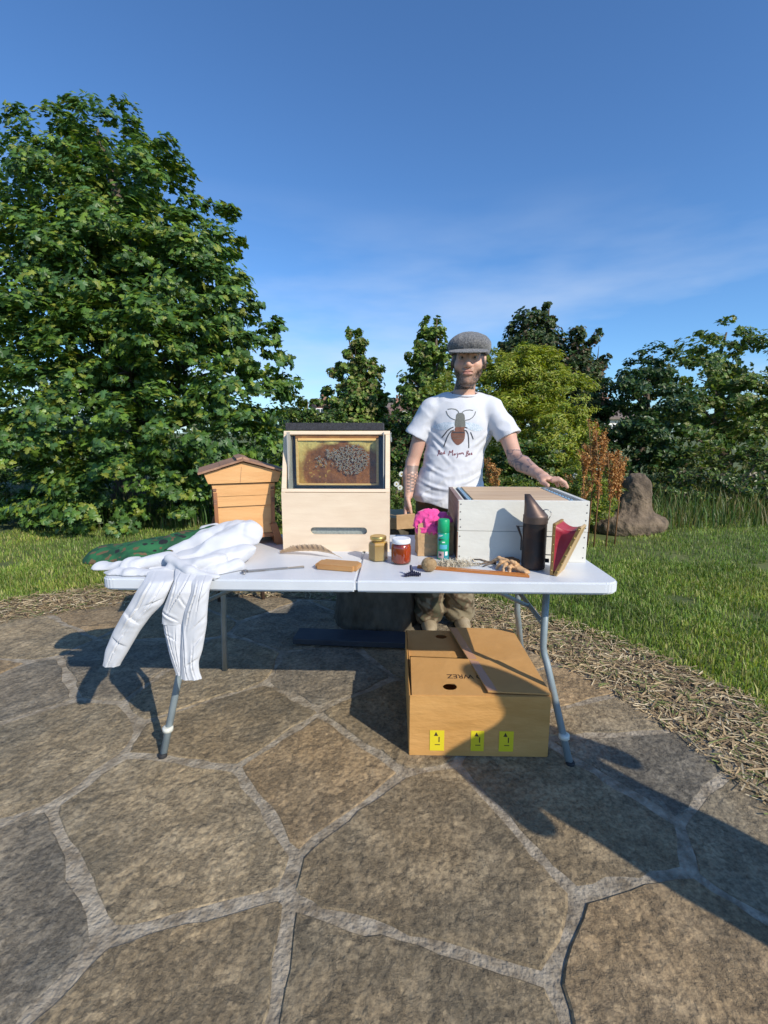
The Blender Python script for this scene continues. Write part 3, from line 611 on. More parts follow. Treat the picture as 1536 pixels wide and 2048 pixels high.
def plate(outer, holes, th, axis='y'):
    """flat plate in x-z with holes, extruded along +y by th"""
    bm = bmesh.new(); es = []
    for loop in [outer] + holes:
        vs = [bm.verts.new((p[0], 0, p[1])) for p in loop]
        es += [bm.edges.new((vs[i], vs[(i + 1) % len(vs)])) for i in range(len(vs))]
    bmesh.ops.triangle_fill(bm, use_beauty=True, use_dissolve=False, edges=es)
    g = bmesh.ops.extrude_face_region(bm, geom=bm.faces[:]); vs = [v for v in g['geom'] if isinstance(v, bmesh.types.BMVert)]
    bmesh.ops.translate(bm, verts=vs, vec=(0, th, 0)); bmesh.ops.recalc_face_normals(bm, faces=bm.faces[:]); return bm
def stadium(cx, cz, w, h, n=8):
    r = h / 2; out = []
    for k in range(n + 1): a = -math.pi / 2 + math.pi * k / n; out.append((cx + w / 2 - r + r * math.cos(a), cz + r * math.sin(a)))
    for k in range(n + 1): a = math.pi / 2 + math.pi * k / n; out.append((cx - w / 2 + r + r * math.cos(a), cz + r * math.sin(a)))
    return out
def bmobj(bm, name, m, parent=None, **k):
    b = MB(); b.merge(bm); return b.build(name, m, parent, **k)
def glass_mat(name, tintc=(0.93, 0.96, 0.95), rf=0.08):
    m = bpy.data.materials.new(name); m.use_nodes = True; t = m.node_tree; N = t.nodes; K = t.links.new; N.remove(N['Principled BSDF'])
    tr = N.new('ShaderNodeBsdfTransparent'); tr.inputs[0].default_value = (*tintc, 1); gl = N.new('ShaderNodeBsdfGlossy'); gl.inputs['Roughness'].default_value = 0.03
    fr = N.new('ShaderNodeLayerWeight'); fr.inputs[0].default_value = 0.35; mm = N.new('ShaderNodeMath'); mm.operation = 'MULTIPLY_ADD'; mm.inputs[1].default_value = 0.5 if rf > .1 else 0.10; mm.inputs[2].default_value = rf * .4
    K(fr.outputs['Fresnel'], mm.inputs[0]); mx_ = N.new('ShaderNodeMixShader'); K(mm.outputs[0], mx_.inputs[0]); K(tr.outputs[0], mx_.inputs[1]); K(gl.outputs[0], mx_.inputs[2]); K(mx_.outputs[0], N['Material Output'].inputs[0]); return m

M_plastic = mat('table_plastic', (0.58, 0.61, 0.65), 0.42, (0.66, 0.69, 0.73), scale=6, bump=0.12, bscale=260, bdist=0.002, ramp=(0.3, 0.75))
M_legmetal = mat('grey_painted_steel', (0.22, 0.27, 0.29), 0.4, (0.29, 0.34, 0.36), scale=9, bump=0.05, metal=0.2)
M_rubber = mat('black_rubber', (0.02, 0.02, 0.022), 0.7); M_whitepl = mat('white_clip', (0.72, 0.72, 0.66), 0.5, (0.6, 0.6, 0.52), scale=40)
# ---------------- folding table
TC = (-0.087, 1.968, 0); TRZ = R(-1.7)
tb = empty('folding_table', TC, TRZ, label='long white plastic folding table with grey tubular steel legs', cat='table')
for s in (-1, 1):
    c = 0.05; W, D = 0.915, 0.38; pts = []
    for (x, y, a0) in ((W - c, D - c, 0), (W - c, -D + c, -90)):
        seg = [(x + c * math.cos(R(a0 + t)), y + c * math.sin(R(a0 + t))) for t in range(0, 91, 15)]
        pts.append(seg)
    P = [(0.0008, D)] + pts[0][::-1] + pts[1][::-1] + [(0.0008, -D)]
    if s < 0: P = [(-x, y) for x, y in P][::-1]
    mb = MB(); mb.prism(P, 'z', TT - 0.042, TT, bev=0.006); o = mb.build('tabletop_panel', M_plastic, tb)
    for f in o.data.polygons: f.use_smooth = False
    # carrying hinge block and side rail
    mb = MB(); [MB().box((s * .46, q_ * .30, TT - .055), (.86, .022, .025), bev=.002).build('rail', M_legmetal, tb) for q_ in (-1, 1)]
for s in (-1, 1):
    for f in (-1, 1):
        xt, yt, xf, yf = (.715 if s > 0 else -.695), f * .205, (.80 if s > 0 else -.760), f * .335; zb = 0.40
        mb = MB(); mb.tube([(xt, yt, TT - .045), (xt, yt, zb + .03), (xt + s * .004, yt + f * .006, zb), (xt + s * .012, yt + f * .018, zb - .03), (xf, yf, 0.012)], .0135, n=14); lg = mb.build('leg', M_legmetal, tb)
        mb = MB(); mb.lathe([(.0135, 0), (.0165, .004), (.0165, .026), (.014, .03)], (xf, yf, 0.001), 14); mb.build('rubber_foot', M_rubber, lg)
        if f < 0:
            q = Vector((xt + s * .012, yt + f * .018, zb - .03)).lerp(Vector((xf, yf, 0.012)), .74); mb = MB(); mb.lathe([(.0145, 0), (.02, .002), (.02, .018), (.0145, .02)], q, 14); mb.build('clip_ring', M_whitepl, lg)
    mb = MB(); mb.tube([(s * .715, -.30, TT - .052), (s * .715, .30, TT - .052)], .012, n=10); mb.build('hinge_bar', M_legmetal, tb)
    mb = MB(); mb.tube([(s * .715, -.20, .515), (s * .715, .20, .515)], .010, n=10); cb = mb.build('crossbar', M_legmetal, tb)
    mb = MB(); mb.tube([(s * .25, 0, TT - .055), (s * .47, 0, .63), (s * .712, 0, .515)], .009, n=10); mb.box((s * .47, 0, .63), (.05, .022, .03), ry=s * .45, bev=.003); mb.build('brace', M_legmetal, tb)
    mb = MB(); mb.box((s * .25, 0, TT - .054), (.06, .12, .022), bev=.002); mb.build('brace_bracket', M_legmetal, tb)

# ---------------- observation hive
M_ply = mat('pale_plywood', (0.72, 0.56, 0.40), 0.55, (0.80, 0.65, 0.48), scale=7, detail=6, stretch=(1, 1, 6), bump=0.08, bscale=60, ramp=(0.3, 0.7))
M_plyi = mat('shaded_inside', (0.36, 0.36, 0.34), 0.6, (0.44, 0.43, 0.40), scale=9)  # grey puts the shade of the window recess into the lining colour
M_felt = mat('roofing_felt', (0.028, 0.028, 0.034), 0.8, (0.05, 0.05, 0.06), scale=90, bump=0.5, bscale=300)
M_orange = mat('frame_wood', (0.72, 0.42, 0.14), 0.5, (0.82, 0.54, 0.22), scale=20, stretch=(1, 1, 8)); M_darkwood = mat('propolis_wood', (0.20, 0.08, 0.03), 0.5, (0.32, 0.15, 0.05), scale=25)
M_meshplate = mat('zinc_mesh', (0.27, 0.31, 0.30), 0.5, (0.40, 0.44, 0.42), scale=120, metal=0.3); M_glass = glass_mat('clear_glass'); M_zinc = mat('zinc', (0.5, 0.5, 0.48), 0.35, metal=0.9)
oh = empty('observation_hive', (-0.207, 2.005, TT), R(-1.2), label='pale plywood display box with a bee comb behind glass in its sloping upper window', cat='hive')
W2 = 0.2305; H1 = 0.258; H2 = 0.515; SL = 0.085
prof = [(0, 0), (0, H1), (SL, H2), (.26, H2), (.26, 0)]
for s in (-1, 1):
    mb = MB(); mb.prism([(y, z) for y, z in prof], 'x', s * W2 - (0 if s < 0 else .016), s * W2 + (.016 if s < 0 else 0)); mb.build('side_panel', M_ply, oh)
bm = plate([(-W2 + .0165, 0.001), (W2 - .0165, 0.001), (W2 - .0165, H1 - .006), (-W2 + .0165, H1 - .006)], [stadium(0.012, .09, .245, .032)], .012); bm2 = bmobj(bm, 'front_panel', M_ply, oh)
bm = plate([(-W2, 0), (W2, 0), (W2, H1 - .002), (-W2, H1 - .002)], [stadium(0.012, .09, .245, .032)], .003); o = bmobj(bm, 'front_facing', M_ply, oh, loc=(0, -.0035, 0))
mb = MB(); mb.box((.012, .018, .09), (.27, .003, .06)); mb.box((.012, .0155, .082), (.01, .004, .008)); mb.build('vent_mesh', M_meshplate, oh)
ang = math.atan2(SL, H2 - H1); LS = math.hypot(SL, H2 - H1)
def onslope(t, out=0.0): return (SL * t / LS - out * math.cos(ang), H1 + (H2 - H1) * t / LS + out * math.sin(ang))
# face frame of the window
for nm, x0, x1, t0, t1 in (('window_rail', -W2, W2, LS - .016, LS), ('window_rail', -W2, W2, 0.0, .014), ('window_stile', -W2, -W2 + .0185, .0145, LS - .0165), ('window_stile', W2 - .0185, W2, .0145, LS - .0165)):
    mb = MB(); a = onslope(t0, .002); b = onslope(t1, .002); c = onslope(t1, -.012); d = onslope(t0, -.012); mb.prism([a, b, c, d], 'x', x0, x1, bev=.0008); mb.build(nm, M_ply, oh)
mb = MB(); mb.box((-W2 + .0255, .095, .385), (.004, .13, .25)); mb.build('inner_lining', M_plyi, oh); mb = MB(); mb.box((W2 - .0255, .095, .385), (.004, .13, .25)); mb.build('inner_lining', M_plyi, oh)
mb = MB(); mb.box((0, .075, H1 - .004), (2 * W2 - .05, .13, .008)); mb.build('window_sill', M_ply, oh)
mb = MB(); mb.box((0, .17, .255 + .13), (2 * W2 - .034, .006, .26)); mb.build('back_lining', M_plyi, oh)
mb = MB(); mb.box((0, .17, H2 - .006), (2 * W2 - .034, .17, .010)); mb.build('top_panel', M_ply, oh); mb = MB(); mb.box((0, .254, H2 / 2), (2 * W2 - .034, .010, H2 - .004)); mb.build('back_panel', M_ply, oh)
mb = MB(); mb.box((-.010, .175, H2 + .019), (.425, .19, .032), bev=.002); mb.build('felt_roof', M_felt, oh)
mb = MB(); mb.box((W2 + .003, .10, .49), (.006, .02, .035), bev=.001); mb.box((W2 + .006, .10, .478), (.006, .006, .02)); mb.build('catch', M_zinc, oh)
# comb frame, a part that hangs in the window
FX0, FX1, FZ0, FZ1, FY = -.182, .182, .278, .500, .088
mb = MB(); mb.box((0, FY + .01, FZ1 - .008), (.364, .022, .016), bev=.001); cf = mb.build('comb_frame', M_darkwood, oh)
for x in (FX0 + .005, FX1 - .005): mb = MB(); mb.box((x, FY + .01, (FZ0 + FZ1) / 2 - .009), (.010, .022, FZ1 - FZ0 - .018), bev=.001); mb.build('frame_bar', M_orange, cf)
mb = MB(); mb.box((0, FY + .01, FZ0 + .004), (.364, .022, .008), bev=.001); mb.build('frame_bar', M_orange, cf)
mb = MB(); mb.box((0, FY - .003, FZ1 - .021), (.34, .004, .010)); mb.build('frame_bar', M_orange, cf)
nx, nz_ = 150, 90; gx = np.linspace(FX0 + .010, FX1 - .010, nx); gz_ = np.linspace(FZ0 + .008, FZ1 - .017, nz_); XX, ZZ = np.meshgrid(gx, gz_, indexing='ij')
P3 = np.stack([XX.ravel() * 60, ZZ.ravel() * 60, 0 * XX.ravel()], 1); nn = fbm(P3 * .5, 4).reshape(XX.shape); n_hi = vnoise(P3 * 4).reshape(XX.shape)
uu = (XX - FX0) / (FX1 - FX0); vv = (ZZ - FZ0) / (FZ1 - FZ0)
dark = 1 - np.clip((((uu - .54) / .46) ** 2 + ((vv - .34) / .50) ** 2 - 0.92 + nn * .35) * 3.5, 0, 1)
cream = np.array([.95, .72, .24]); gold = np.array([.62, .34, .07]); brown = np.array([.24, .085, .018]); red = np.array([.42, .15, .03])
mixb = np.clip(.5 + nn * 1.2, 0, 1)[..., None]; col = (brown * mixb + red * (1 - mixb)); hon = gold * (1 - np.clip(vv * 1.6 - .5 + nn * .5, 0, 1))[..., None] + cream * np.clip(vv * 1.6 - .5 + nn * .5, 0, 1)[..., None]
col = col * dark[..., None] + hon * (1 - dark[..., None]); 
spk = ((vnoise(P3 * 1.9 + 31).reshape(XX.shape) > .62) & (uu < .45) & (vv < .5))[..., None]; col = np.where(spk, gold * .9, col)
hexd = np.cos(XX * 1180) * np.cos(ZZ * 680) + np.cos(ZZ * 1360) * .5; col = col * (0.82 + .18 * np.clip(hexd, -1, 1) * .9 + .12 * n_hi)[..., None]
V = np.stack([XX, FY + .004 - .004 * nn - 0.0015 * hexd, ZZ], -1).reshape(-1, 3); i, j = np.meshgrid(np.arange(nx - 1), np.arange(nz_ - 1), indexing='ij')
F = np.stack([i * nz_ + j, (i + 1) * nz_ + j, (i + 1) * nz_ + j + 1, i * nz_ + j + 1], -1).reshape(-1, 4)
M_comb = mat('wax_comb', (1, 1, 1), 0.45, attr='tint'); mesh_np('comb', V, F, M_comb, cf, smooth=True, attrs={'tint': ('POINT', np.clip(col.reshape(-1, 3), 0, 1))})
gy, gz2 = onslope(LS / 2, -.013); mb = MB(); mb.box((0, gy, gz2), (2 * W2 - .036, .0025, LS - .028), rx=-ang); mb.build('glass_pane', M_glass, oh)
# bees
def bee_mesh():
    V = []; F = []
    prof = [(-.0068, .0004), (-.005, .0019), (-.002, .0025), (.0008, .0014), (.0028, .0021), (.0048, .0017), (.0056, .0012), (.0068, .0010), (.0074, .0003)]
    n = 8
    for x, r in prof:
        for k in range(n): a = 2 * math.pi * k / n; V.append((x, r * math.cos(a), r * math.sin(a) * .9))
    for i_ in range(len(prof) - 1):
        for k in range(n): F.append((i_ * n + k, i_ * n + (k + 1) % n, (i_ + 1) * n + (k + 1) % n, (i_ + 1) * n + k))
    c = []
    for x, r in prof: c += [((.34, .25, .15) if x > 0 else ((.10, .07, .045) if int(abs(x) * 1000) % 2 else (.22, .15, .08)))] * n
    b = len(V); V += [(.002, .0008, .0022), (-.006, .0045, .0022), (-.0075, .0028, .0022), (.002, -.0008, .0022), (-.006, -.0045, .0022), (-.0075, -.0028, .0022)]; c += [(.48, .45, .42)] * 6
    return np.array(V), [np.array(F), np.array([(b, b + 1, b + 2), (b + 3, b + 5, b + 4)])], np.array(c)
Vb, Fb, cb_ = bee_mesh(); M_bee = mat('bee_body', (1, 1, 1), 0.5, attr='tint')
rb = np.random.default_rng(5); pts = []
T0 = time0 = 0
while len(pts) < 150 and T0 < 5000:
    T0 += 1
    if len(pts) < 122: a = rb.random() * 6.28; r_ = math.sqrt(rb.random()); q = (.064 + .074 * r_ * math.cos(a) * (1 + .0), .392 + .064 * r_ * math.sin(a))
    elif len(pts) < 140: q = (-.045 + .06 * rb.random(), .435 - .02 * rb.random() - .02 * rb.random())
    else: q = (-.10 + .09 * rb.random(), .36 + .05 * rb.random())
    if all((q[0] - p[0]) ** 2 + (q[1] - p[1]) ** 2 > .0076 ** 2 for p in pts): pts.append(q)
ohm = Matrix.Translation(oh.location) @ Matrix.Rotation(R(-1.2), 4, 'Z'); b0 = None
for q in pts:
    if b0 is None: b0 = mesh_np('bee', Vb, Fb, M_bee, smooth=True, attrs={'tint': ('POINT', cb_)}); o = b0
    else: o = b0.copy(); COL.objects.link(o)
    o.matrix_world = ohm @ Matrix.Translation((q[0], FY - .0035 - .004 * rb.random(), q[1])) @ Matrix.Rotation(R(90), 4, 'X') @ Matrix.Rotation(rb.random() * 6.28, 4, 'Z')
    tag(o, 'small brown honeybee crawling on the comb behind glass', 'bee', 'honeybees clustered on the comb')

# ---------------- little cedar hive with a pitched roof
M_cedar = mat('oiled_cedar', (0.62, 0.32, 0.12), 0.5, (0.72, 0.41, 0.17), scale=5, detail=7, stretch=(1, 1, 7), bump=0.15, bscale=30, ramp=(0.3, 0.7))
M_cedard = mat('dark_shaded_cedar', (0.26, 0.10, 0.04), 0.5, (0.36, 0.16, 0.07), scale=8, detail=6, stretch=(1, 1, 0.3))  # dark legs and rails, plus shade painted into the side boards
M_roofwood = mat('weathered_roof_board', (0.24, 0.12, 0.07), 0.75, (0.42, 0.25, 0.16), scale=14, detail=8, stretch=(1, 6, 1), bump=0.4)
M_end = mat('board_end_grain', (0.20, 0.09, 0.05), 0.7, (0.3, 0.15, 0.09), scale=60)
chx, chy = at(471, 1000, 2.10).x - .005, 2.225
ch = empty('cedar_hive', (chx, chy, TT), R(20), label='small cedar hive with a pitched wooden roof standing at the back of the table', cat='hive')
hw = .130
def lift(z0, z1, wt, wb, name):
    for s in (-1, 1):
        mb = MB(); mb.prism([(-wb, z0), (wb, z0), (wt, z1), (-wt, z1)], 'y', s * wt - .007, s * wt + .007); mb.build(name, M_cedar, ch)
        mb = MB(); mb.prism([(-wb + .008, z0), (wb - .008, z0), (wt - .008, z1), (-wt + .008, z1)], 'x', s * (wt + wb) / 2 - .006, s * (wt + wb) / 2 + .006); mb.build(name, M_cedard, ch)  # side boards darker than the front: their shade is in the wood colour
lift(.232, .285, .134, .128, 'top_lift_board'); lift(.186, .2305, .131, .125, 'middle_lift_board'); lift(.055, .1845, .122, .119, 'lower_lift_board')
for s in (-1, 1):
    mb = MB(); mb.box((s * .122, -.139, .155), (.016, .012, .19), bev=.001); mb.build('corner_strip', M_cedard, ch)
    for z in (.262, .215, .203): mb = MB(); mb.box((s * .123, -.143, z), (.014, .008, .011), bev=.001); mb.build('joint_block', M_end, ch)
    mb = MB(); mb.box((s * .132, .0, .03), (.02, .30, .05), bev=.002); mb.build('floor_rail', M_cedard, ch)
    for f in (-1, 1): mb = MB(); mb.prism([(s * .105, .10), (s * .135, .10), (s * .165, 0.001), (s * .13, 0.001)], 'y', f * .145 - .009, f * .145 + .009); mb.build('leg', M_cedard, ch)
mb = MB(); mb.box((0, 0, .045), (.245, .27, .018)); mb.build('floor_board', M_cedard, ch)
for s in (-1, 1):
    mb = MB(); mb.prism([(-.148, .290), (.148, .290), (.163, .333), (0, .380), (-.163, .333)], 'y', s * .148 - .006, s * .148 + .006); gbl = mb.build('gable_board', M_cedar, ch)
    if s < 0: mb = MB(); mb.box((-.012, -.1545, .325), (.0015, .001, .07), ry=.12); mb.build('crack', M_end, gbl)
    mb = MB(); mb.prism([(s * .150, .292), (s * .140, .292), (s * .155, .333), (s * .165, .333)], 'y', -.141, .141); mb.build('roof_side_board', M_cedard, ch)
    sl = math.atan2(.047, .163); L0 = .195
    for t in range(2):
        c = (s * (L0 * (t + .5) / 2) * math.cos(sl), 0, .389 - (L0 * (t + .5) / 2) * math.sin(sl) + (.0015 if t == 0 else 0)); mb = MB(); mb.box(c, (L0 / 2 + (.004 if t == 0 else 0), .345, .009), ry=s * sl, bev=.001); mb.build('roof_board', M_roofwood, ch)
mb = MB(); mb.box((.012, 0, .396), (.03, .30, .008), ry=sl); mb.box((-.012, 0, .397), (.03, .30, .008), ry=-sl); mb.build('ridge_cap', M_roofwood, ch)

# ---------------- stacked white hive boxes with frames
M_wpaint = mat('chalky_white_paint', (0.62, 0.60, 0.54), 0.6, (0.70, 0.685, 0.62), scale=5, detail=8, bump=0.10, bscale=45, stretch=(1, 1, 2), ramp=(0.25, 0.6))
M_bare = mat('grey_pink_bare_wood', (0.24, 0.15, 0.13), 0.75, (0.36, 0.26, 0.23), scale=10, detail=7, stretch=(1, 0.5, 5)); M_barelow = mat('dark_brown_wood', (0.12, 0.055, 0.03), 0.7, (0.2, 0.1, 0.06), scale=10)
M_bar = mat('pine_top_bar', (0.50, 0.33, 0.19), 0.6, (0.66, 0.48, 0.31), scale=12, detail=6, stretch=(0.25, 4, 4), bump=0.1); M_blue = mat('blue_runner', (0.16, 0.32, 0.46), 0.4, (0.30, 0.46, 0.58), scale=60); M_nail = mat('nail_steel', (0.18, 0.16, 0.17), 0.5, metal=0.7)
def hive_box(z0, z1, dx, label, side, frames, top=True):
    t = empty('hive_box', (.557 + dx, 2.075, TT + z0), R(-3.1), label=label, cat='hive box', group='white hive boxes stacked on the table')
    h = z1 - z0; Wd, D = .253, .245; th = .019
    for nm, c, d, m in (('wall', (0, -D + th / 2, h / 2), (2 * Wd, th, h), M_wpaint), ('wall', (0, D - th / 2, h / 2), (2 * Wd, th, h), M_wpaint), ('wall', (-Wd + th / 2, 0, h / 2 + .0), (th, 2 * D - 2 * th - .001, h - .001), side), ('wall', (Wd - th / 2, 0, h / 2), (th, 2 * D - 2 * th - .001, h - .001), M_wpaint)):
        mb = MB(); mb.box(c, d, bev=.0015); mb.build(nm, m, t)
    mb = MB(); mb.box((-Wd + .001, -D + .012, h / 2), (.004, .026, h - .003)); mb.build('end_grain', side, t)
    for sx_ in (-1, 1):
        for k in range(4 if frames else 3):
            mb = MB(); mb.lathe([(.003, 0), (.0024, .0012), (.0005, .0016)], (0, 0, 0), 8); mb.build('nail', M_nail, t, loc=(sx_ * (Wd - .010) + random.uniform(-.002, .002), -D, h * (k + .5) / (4 if frames else 3)), rot=(R(90), 0, 0))
    if frames:
        for s, x in ((-1, -Wd + .045), (1, Wd - .062)):
            mb = MB(); mb.box((x, 0, h - .006), (.008, 2 * D - 2 * th - .004, .010)); 
            for k in range(10): mb.box((x + .006, -D + .045 + k * .0385, h - .002), (.006, .012, .006))
            mb.build('runner', M_blue, t)
            mb = MB(); mb.box((x + s * .020, 0, h - .012), (.014, 2 * D - 2 * th - .004, .006)); mb.build('runner_ledge', M_wpaint, t)
        for k in range(11):
            y = -D + th + .019 + k * .0408
            mb = MB(); mb.box((-.008, y, h - .004 + .0008 * math.sin(k * 7)), (2 * Wd - .135, .0385, .011), bev=.0012, rz=.002 * math.sin(k * 3)); mb.build('top_bar', M_bar, t)
    return t
hive_box(.0, .1225, .0, 'lower hive box, chipped white paint with a dark brown left side, directly on the table', M_barelow, False)
hive_box(.124, .246, .001, 'upper hive box of the white stack, open top filled with pine frames', M_bare, True)

# ---------------- smoker
M_tin = mat('smoked_tin', (0.10, 0.075, 0.065), 0.48, (0.22, 0.15, 0.12), scale=9, detail=6, metal=0.75, ramp=(0.35, 0.75), bump=0.12)
M_tinr = mat('sooty_tin', (0.035, 0.037, 0.044), 0.5, (0.12, 0.065, 0.04), scale=14, detail=6, metal=0.6, ramp=(0.45, 0.8), bump=0.15); M_wire = mat('steel_wire', (0.35, 0.33, 0.31), 0.35, metal=0.9)
sx0, sy0 = .566, 1.745
sm = empty('bee_smoker', (sx0, sy0, TT), R(-14), label='dark tin bee smoker can with a slanted spout and red leather bellows', cat='smoker')
r0 = .0435
mb = MB(); mb.lathe([(r0 - .002, 0), (r0, .003), (r0, .172), (r0 + .0015, .174), (r0 + .0015, .178), (r0, .180), (r0, .184)], (0, 0, .004), 40); mb.build('fire_can', M_tinr, sm)
mb = MB()
t_ = bmesh.new(); rings = []; prof = [(r0 + .002, 0, 0), (r0 + .002, 0, .006), (r0 + .001, 0, .022), (r0 + .0015, 0, .027), (r0 - .001, 0, .031), (.026, -.016, .066), (.0105, -.033, .106), (.0085, -.033, .106), (.007, -.032, .100)]
for r_, ox, z in prof: rings.append([t_.verts.new((ox + r_ * math.cos(a * math.pi / 20), r_ * math.sin(a * math.pi / 20), .176 + z)) for a in range(40)])
for i_ in range(len(rings) - 1):
    for k in range(40): t_.faces.new((rings[i_][k], rings[i_][(k + 1) % 40], rings[i_ + 1][(k + 1) % 40], rings[i_ + 1][k])).smooth = True
t_.faces.new(rings[-1]); bmesh.ops.recalc_face_normals(t_, faces=t_.faces[:]); mb.merge(t_); mb.build('spout_lid', M_tin, sm)
mb = MB(); mb.tube([(.030, -.012, .222)] + [(.036 + .018 * math.cos(a), -.012, .212 + .017 * math.sin(a)) for a in [2.2, 1.6, 1.0, .4, -.2, -.8]] + [(.0425, -.010, .186)], .0016, n=8); mb.build('lid_handle', M_wire, sm)
mb = MB(); mb.box((-r0 - .012, 0, .160), (.026, .010, .002)); mb.prism([(-r0 - .024, .160), (-r0 - .014, .160), (-r0 - .001, .120), (-r0 - .001, .068), (-r0 - .006, .068), (-r0 - .006, .117)], 'y', -.006, .006); mb.build('hook', M_tinr, sm)
for z in (.055, .125): mb = MB(); mb.tube([(r0 - .002, .0, z), (r0 + .024, .0, z)], .002, n=6); mb.build('bellows_strut', M_wire, sm)
mb = MB(); mb.tube([(r0 - .004, .01, .030), (r0 + .014, .01, .030)], .008, n=12); mb.build('air_tube', M_tinr, sm)
M_wedge = mat('bellows_board', (0.40, 0.26, 0.11), 0.6, (0.58, 0.42, 0.22), scale=10, stretch=(3, 3, .5)); M_redl = mat('red_leather', (0.32, 0.012, 0.03), 0.5, (0.42, 0.03, 0.05), scale=14, bump=0.35, bscale=30); M_edge = mat('brown_edge', (0.22, 0.12, 0.035), 0.55, (0.33, 0.2, 0.06), scale=30); M_brass = mat('brass', (0.75, 0.52, 0.18), 0.3, metal=1.0)
be = empty('bellows', (0, 0, 0)); be.parent = sm; be.location = (r0 + .010, -.085, .0); be.rotation_euler = (0, 0, R(-20))
Db, Hb = .115, .190
mb = MB(); mb.box((.005, Db / 2, Hb / 2 + .001), (.010, Db, Hb), bev=.002); mb.build('board', M_edge, be)
th_ = math.atan2(.072, Hb); o = MB().box((.005, Db / 2, Hb / 2), (.010, Db, Hb + .004), bev=.002).build('board', M_wedge, be); o.location = (.014, 0, .001); o.rotation_euler = (0, th_, 0)
nu, nv = 14, 6; V = []
path = [(0, 0, 0.012), (0, 0, Hb - .004), (0, Db, Hb - .004), (0, Db, .012)]
P_ = []
for (a, b, nseg) in ((path[0], path[1], 10), (path[1], path[2], 8), (path[2], path[3], 10)):
    for k in range(nseg): P_.append(Vector(a).lerp(Vector(b), k / nseg))
P_.append(Vector(path[3])); c_ = Vector((0, Db / 2, Hb * .6))
for p in P_:
    wdt = .016 + math.tan(th_) * p.z
    for k in range(nv + 1):
        t = k / nv; sag = math.sin(math.pi * t) * min(.018, wdt * .25); q = p + (c_ - p).normalized() * (.002 + sag); V.append((.008 + (wdt - .008) * t, q.y, q.z - (t * .006 * p.z / Hb)))
F = [(i_ * (nv + 1) + k, i_ * (nv + 1) + k + 1, (i_ + 1) * (nv + 1) + k + 1, (i_ + 1) * (nv + 1) + k) for i_ in range(len(P_) - 1) for k in range(nv)]
o = mesh_np('leather', V, [np.array(F)], M_redl, be, smooth=True)
for z in np.linspace(.02, Hb - .01, 6):
    mb = MB(); mb.lathe([(.0028, 0), (.002, .0015), (.0004, .002)], (0, 0, 0), 8); mb.build('rivet', M_brass, be, loc=(.006, -.0002, z), rot=(R(90), 0, 0))
    mb = MB(); mb.lathe([(.0032, 0), (.0024, .0018), (.0004, .0024)], (0, 0, 0), 8); mb.build('rivet', M_brass, be, loc=(.020 + math.tan(th_) * z, -.001, z - .002), rot=(R(90), 0, 0))
mb = MB(); mb.prism([(.012, .004), (.022, .003), (.096, Hb - .004), (.086, Hb - .002)], 'y', -.0012, .003); mb.build('leather_binding', M_edge, be)
mb = MB(); mb.prism([(.0, .004), (.011, .004), (.011, Hb - .002), (0, Hb - .002)], 'y', -.0012, .0004); mb.build('leather_binding', M_edge, be)

# ---------------- jars
M_goldlid = mat('gold_lid', (0.62, 0.45, 0.16), 0.35, metal=0.9); M_setH = mat('set_honey', (0.50, 0.30, 0.075), 0.3, (0.62, 0.42, 0.14), scale=12, sub=0.2); M_jglass = glass_mat('jar_glass', (0.97, 0.97, 0.93), .12)
M_runH = mat('clear_red_honey', (0.30, 0.035, 0.004), 0.12, (0.42, 0.06, 0.008), scale=9, sub=0.4, spec=.6); M_wlid = mat('white_tin_lid', (0.82, 0.83, 0.84), 0.3)
j = empty('honey_jar', (at(757, 1125, 1.86).x - .001, 1.862, TT), R(10), label='hexagonal jar of cloudy set honey with a gold lid', cat='jar')
hx = [(.030, .001), (.0335, .004), (.0335, .070), (.031, .077), (.025, .081), (.025, .086)]
mb = MB(); mb.lathe([(.0375, .001), (.0395, .004), (.0395, .068), (.036, .076), (.028, .081), (.028, .088)], (0, 0, 0), 6, a0=0, smooth=False); mb.build('jar_body', M_jglass, j)
mb = MB(); mb.lathe([(.0355, .003), (.0372, .006), (.0372, .064), (.034, .073), (.026, .078)], (0, 0, 0), 6, smooth=False); mb.build('honey', M_setH, j)
mb = MB(); mb.lathe([(.0315, 0), (.033, .0015), (.033, .013), (.0315, .0155), (.026, .016), (.025, .015)], (0, 0, .084), 36); mb.build('lid', M_goldlid, j)
j = empty('honey_jar', (at(802, 1130, 1.82).x, 1.815, TT), 0, label='round jar of dark red runny honey with a white lid', cat='jar')
mb = MB(); mb.lathe([(.032, .001), (.038, .005), (.0395, .012), (.0395, .066), (.037, .076), (.033, .081), (.033, .086)], (0, 0, 0), 40); mb.build('jar_body', M_jglass, j)
mb = MB(); mb.lathe([(.031, .004), (.037, .009), (.0382, .014), (.0382, .064), (.0355, .074), (.032, .079), (.031, .080)], (0, 0, 0), 40); mb.build('honey', M_runH, j)
mb = MB(); mb.lathe([(.0355, 0), (.037, .001), (.037, .015), (.035, .0185), (.030, .019), (.029, .018)], (0, 0, .082), 40); mb.build('lid', M_wlid, j)

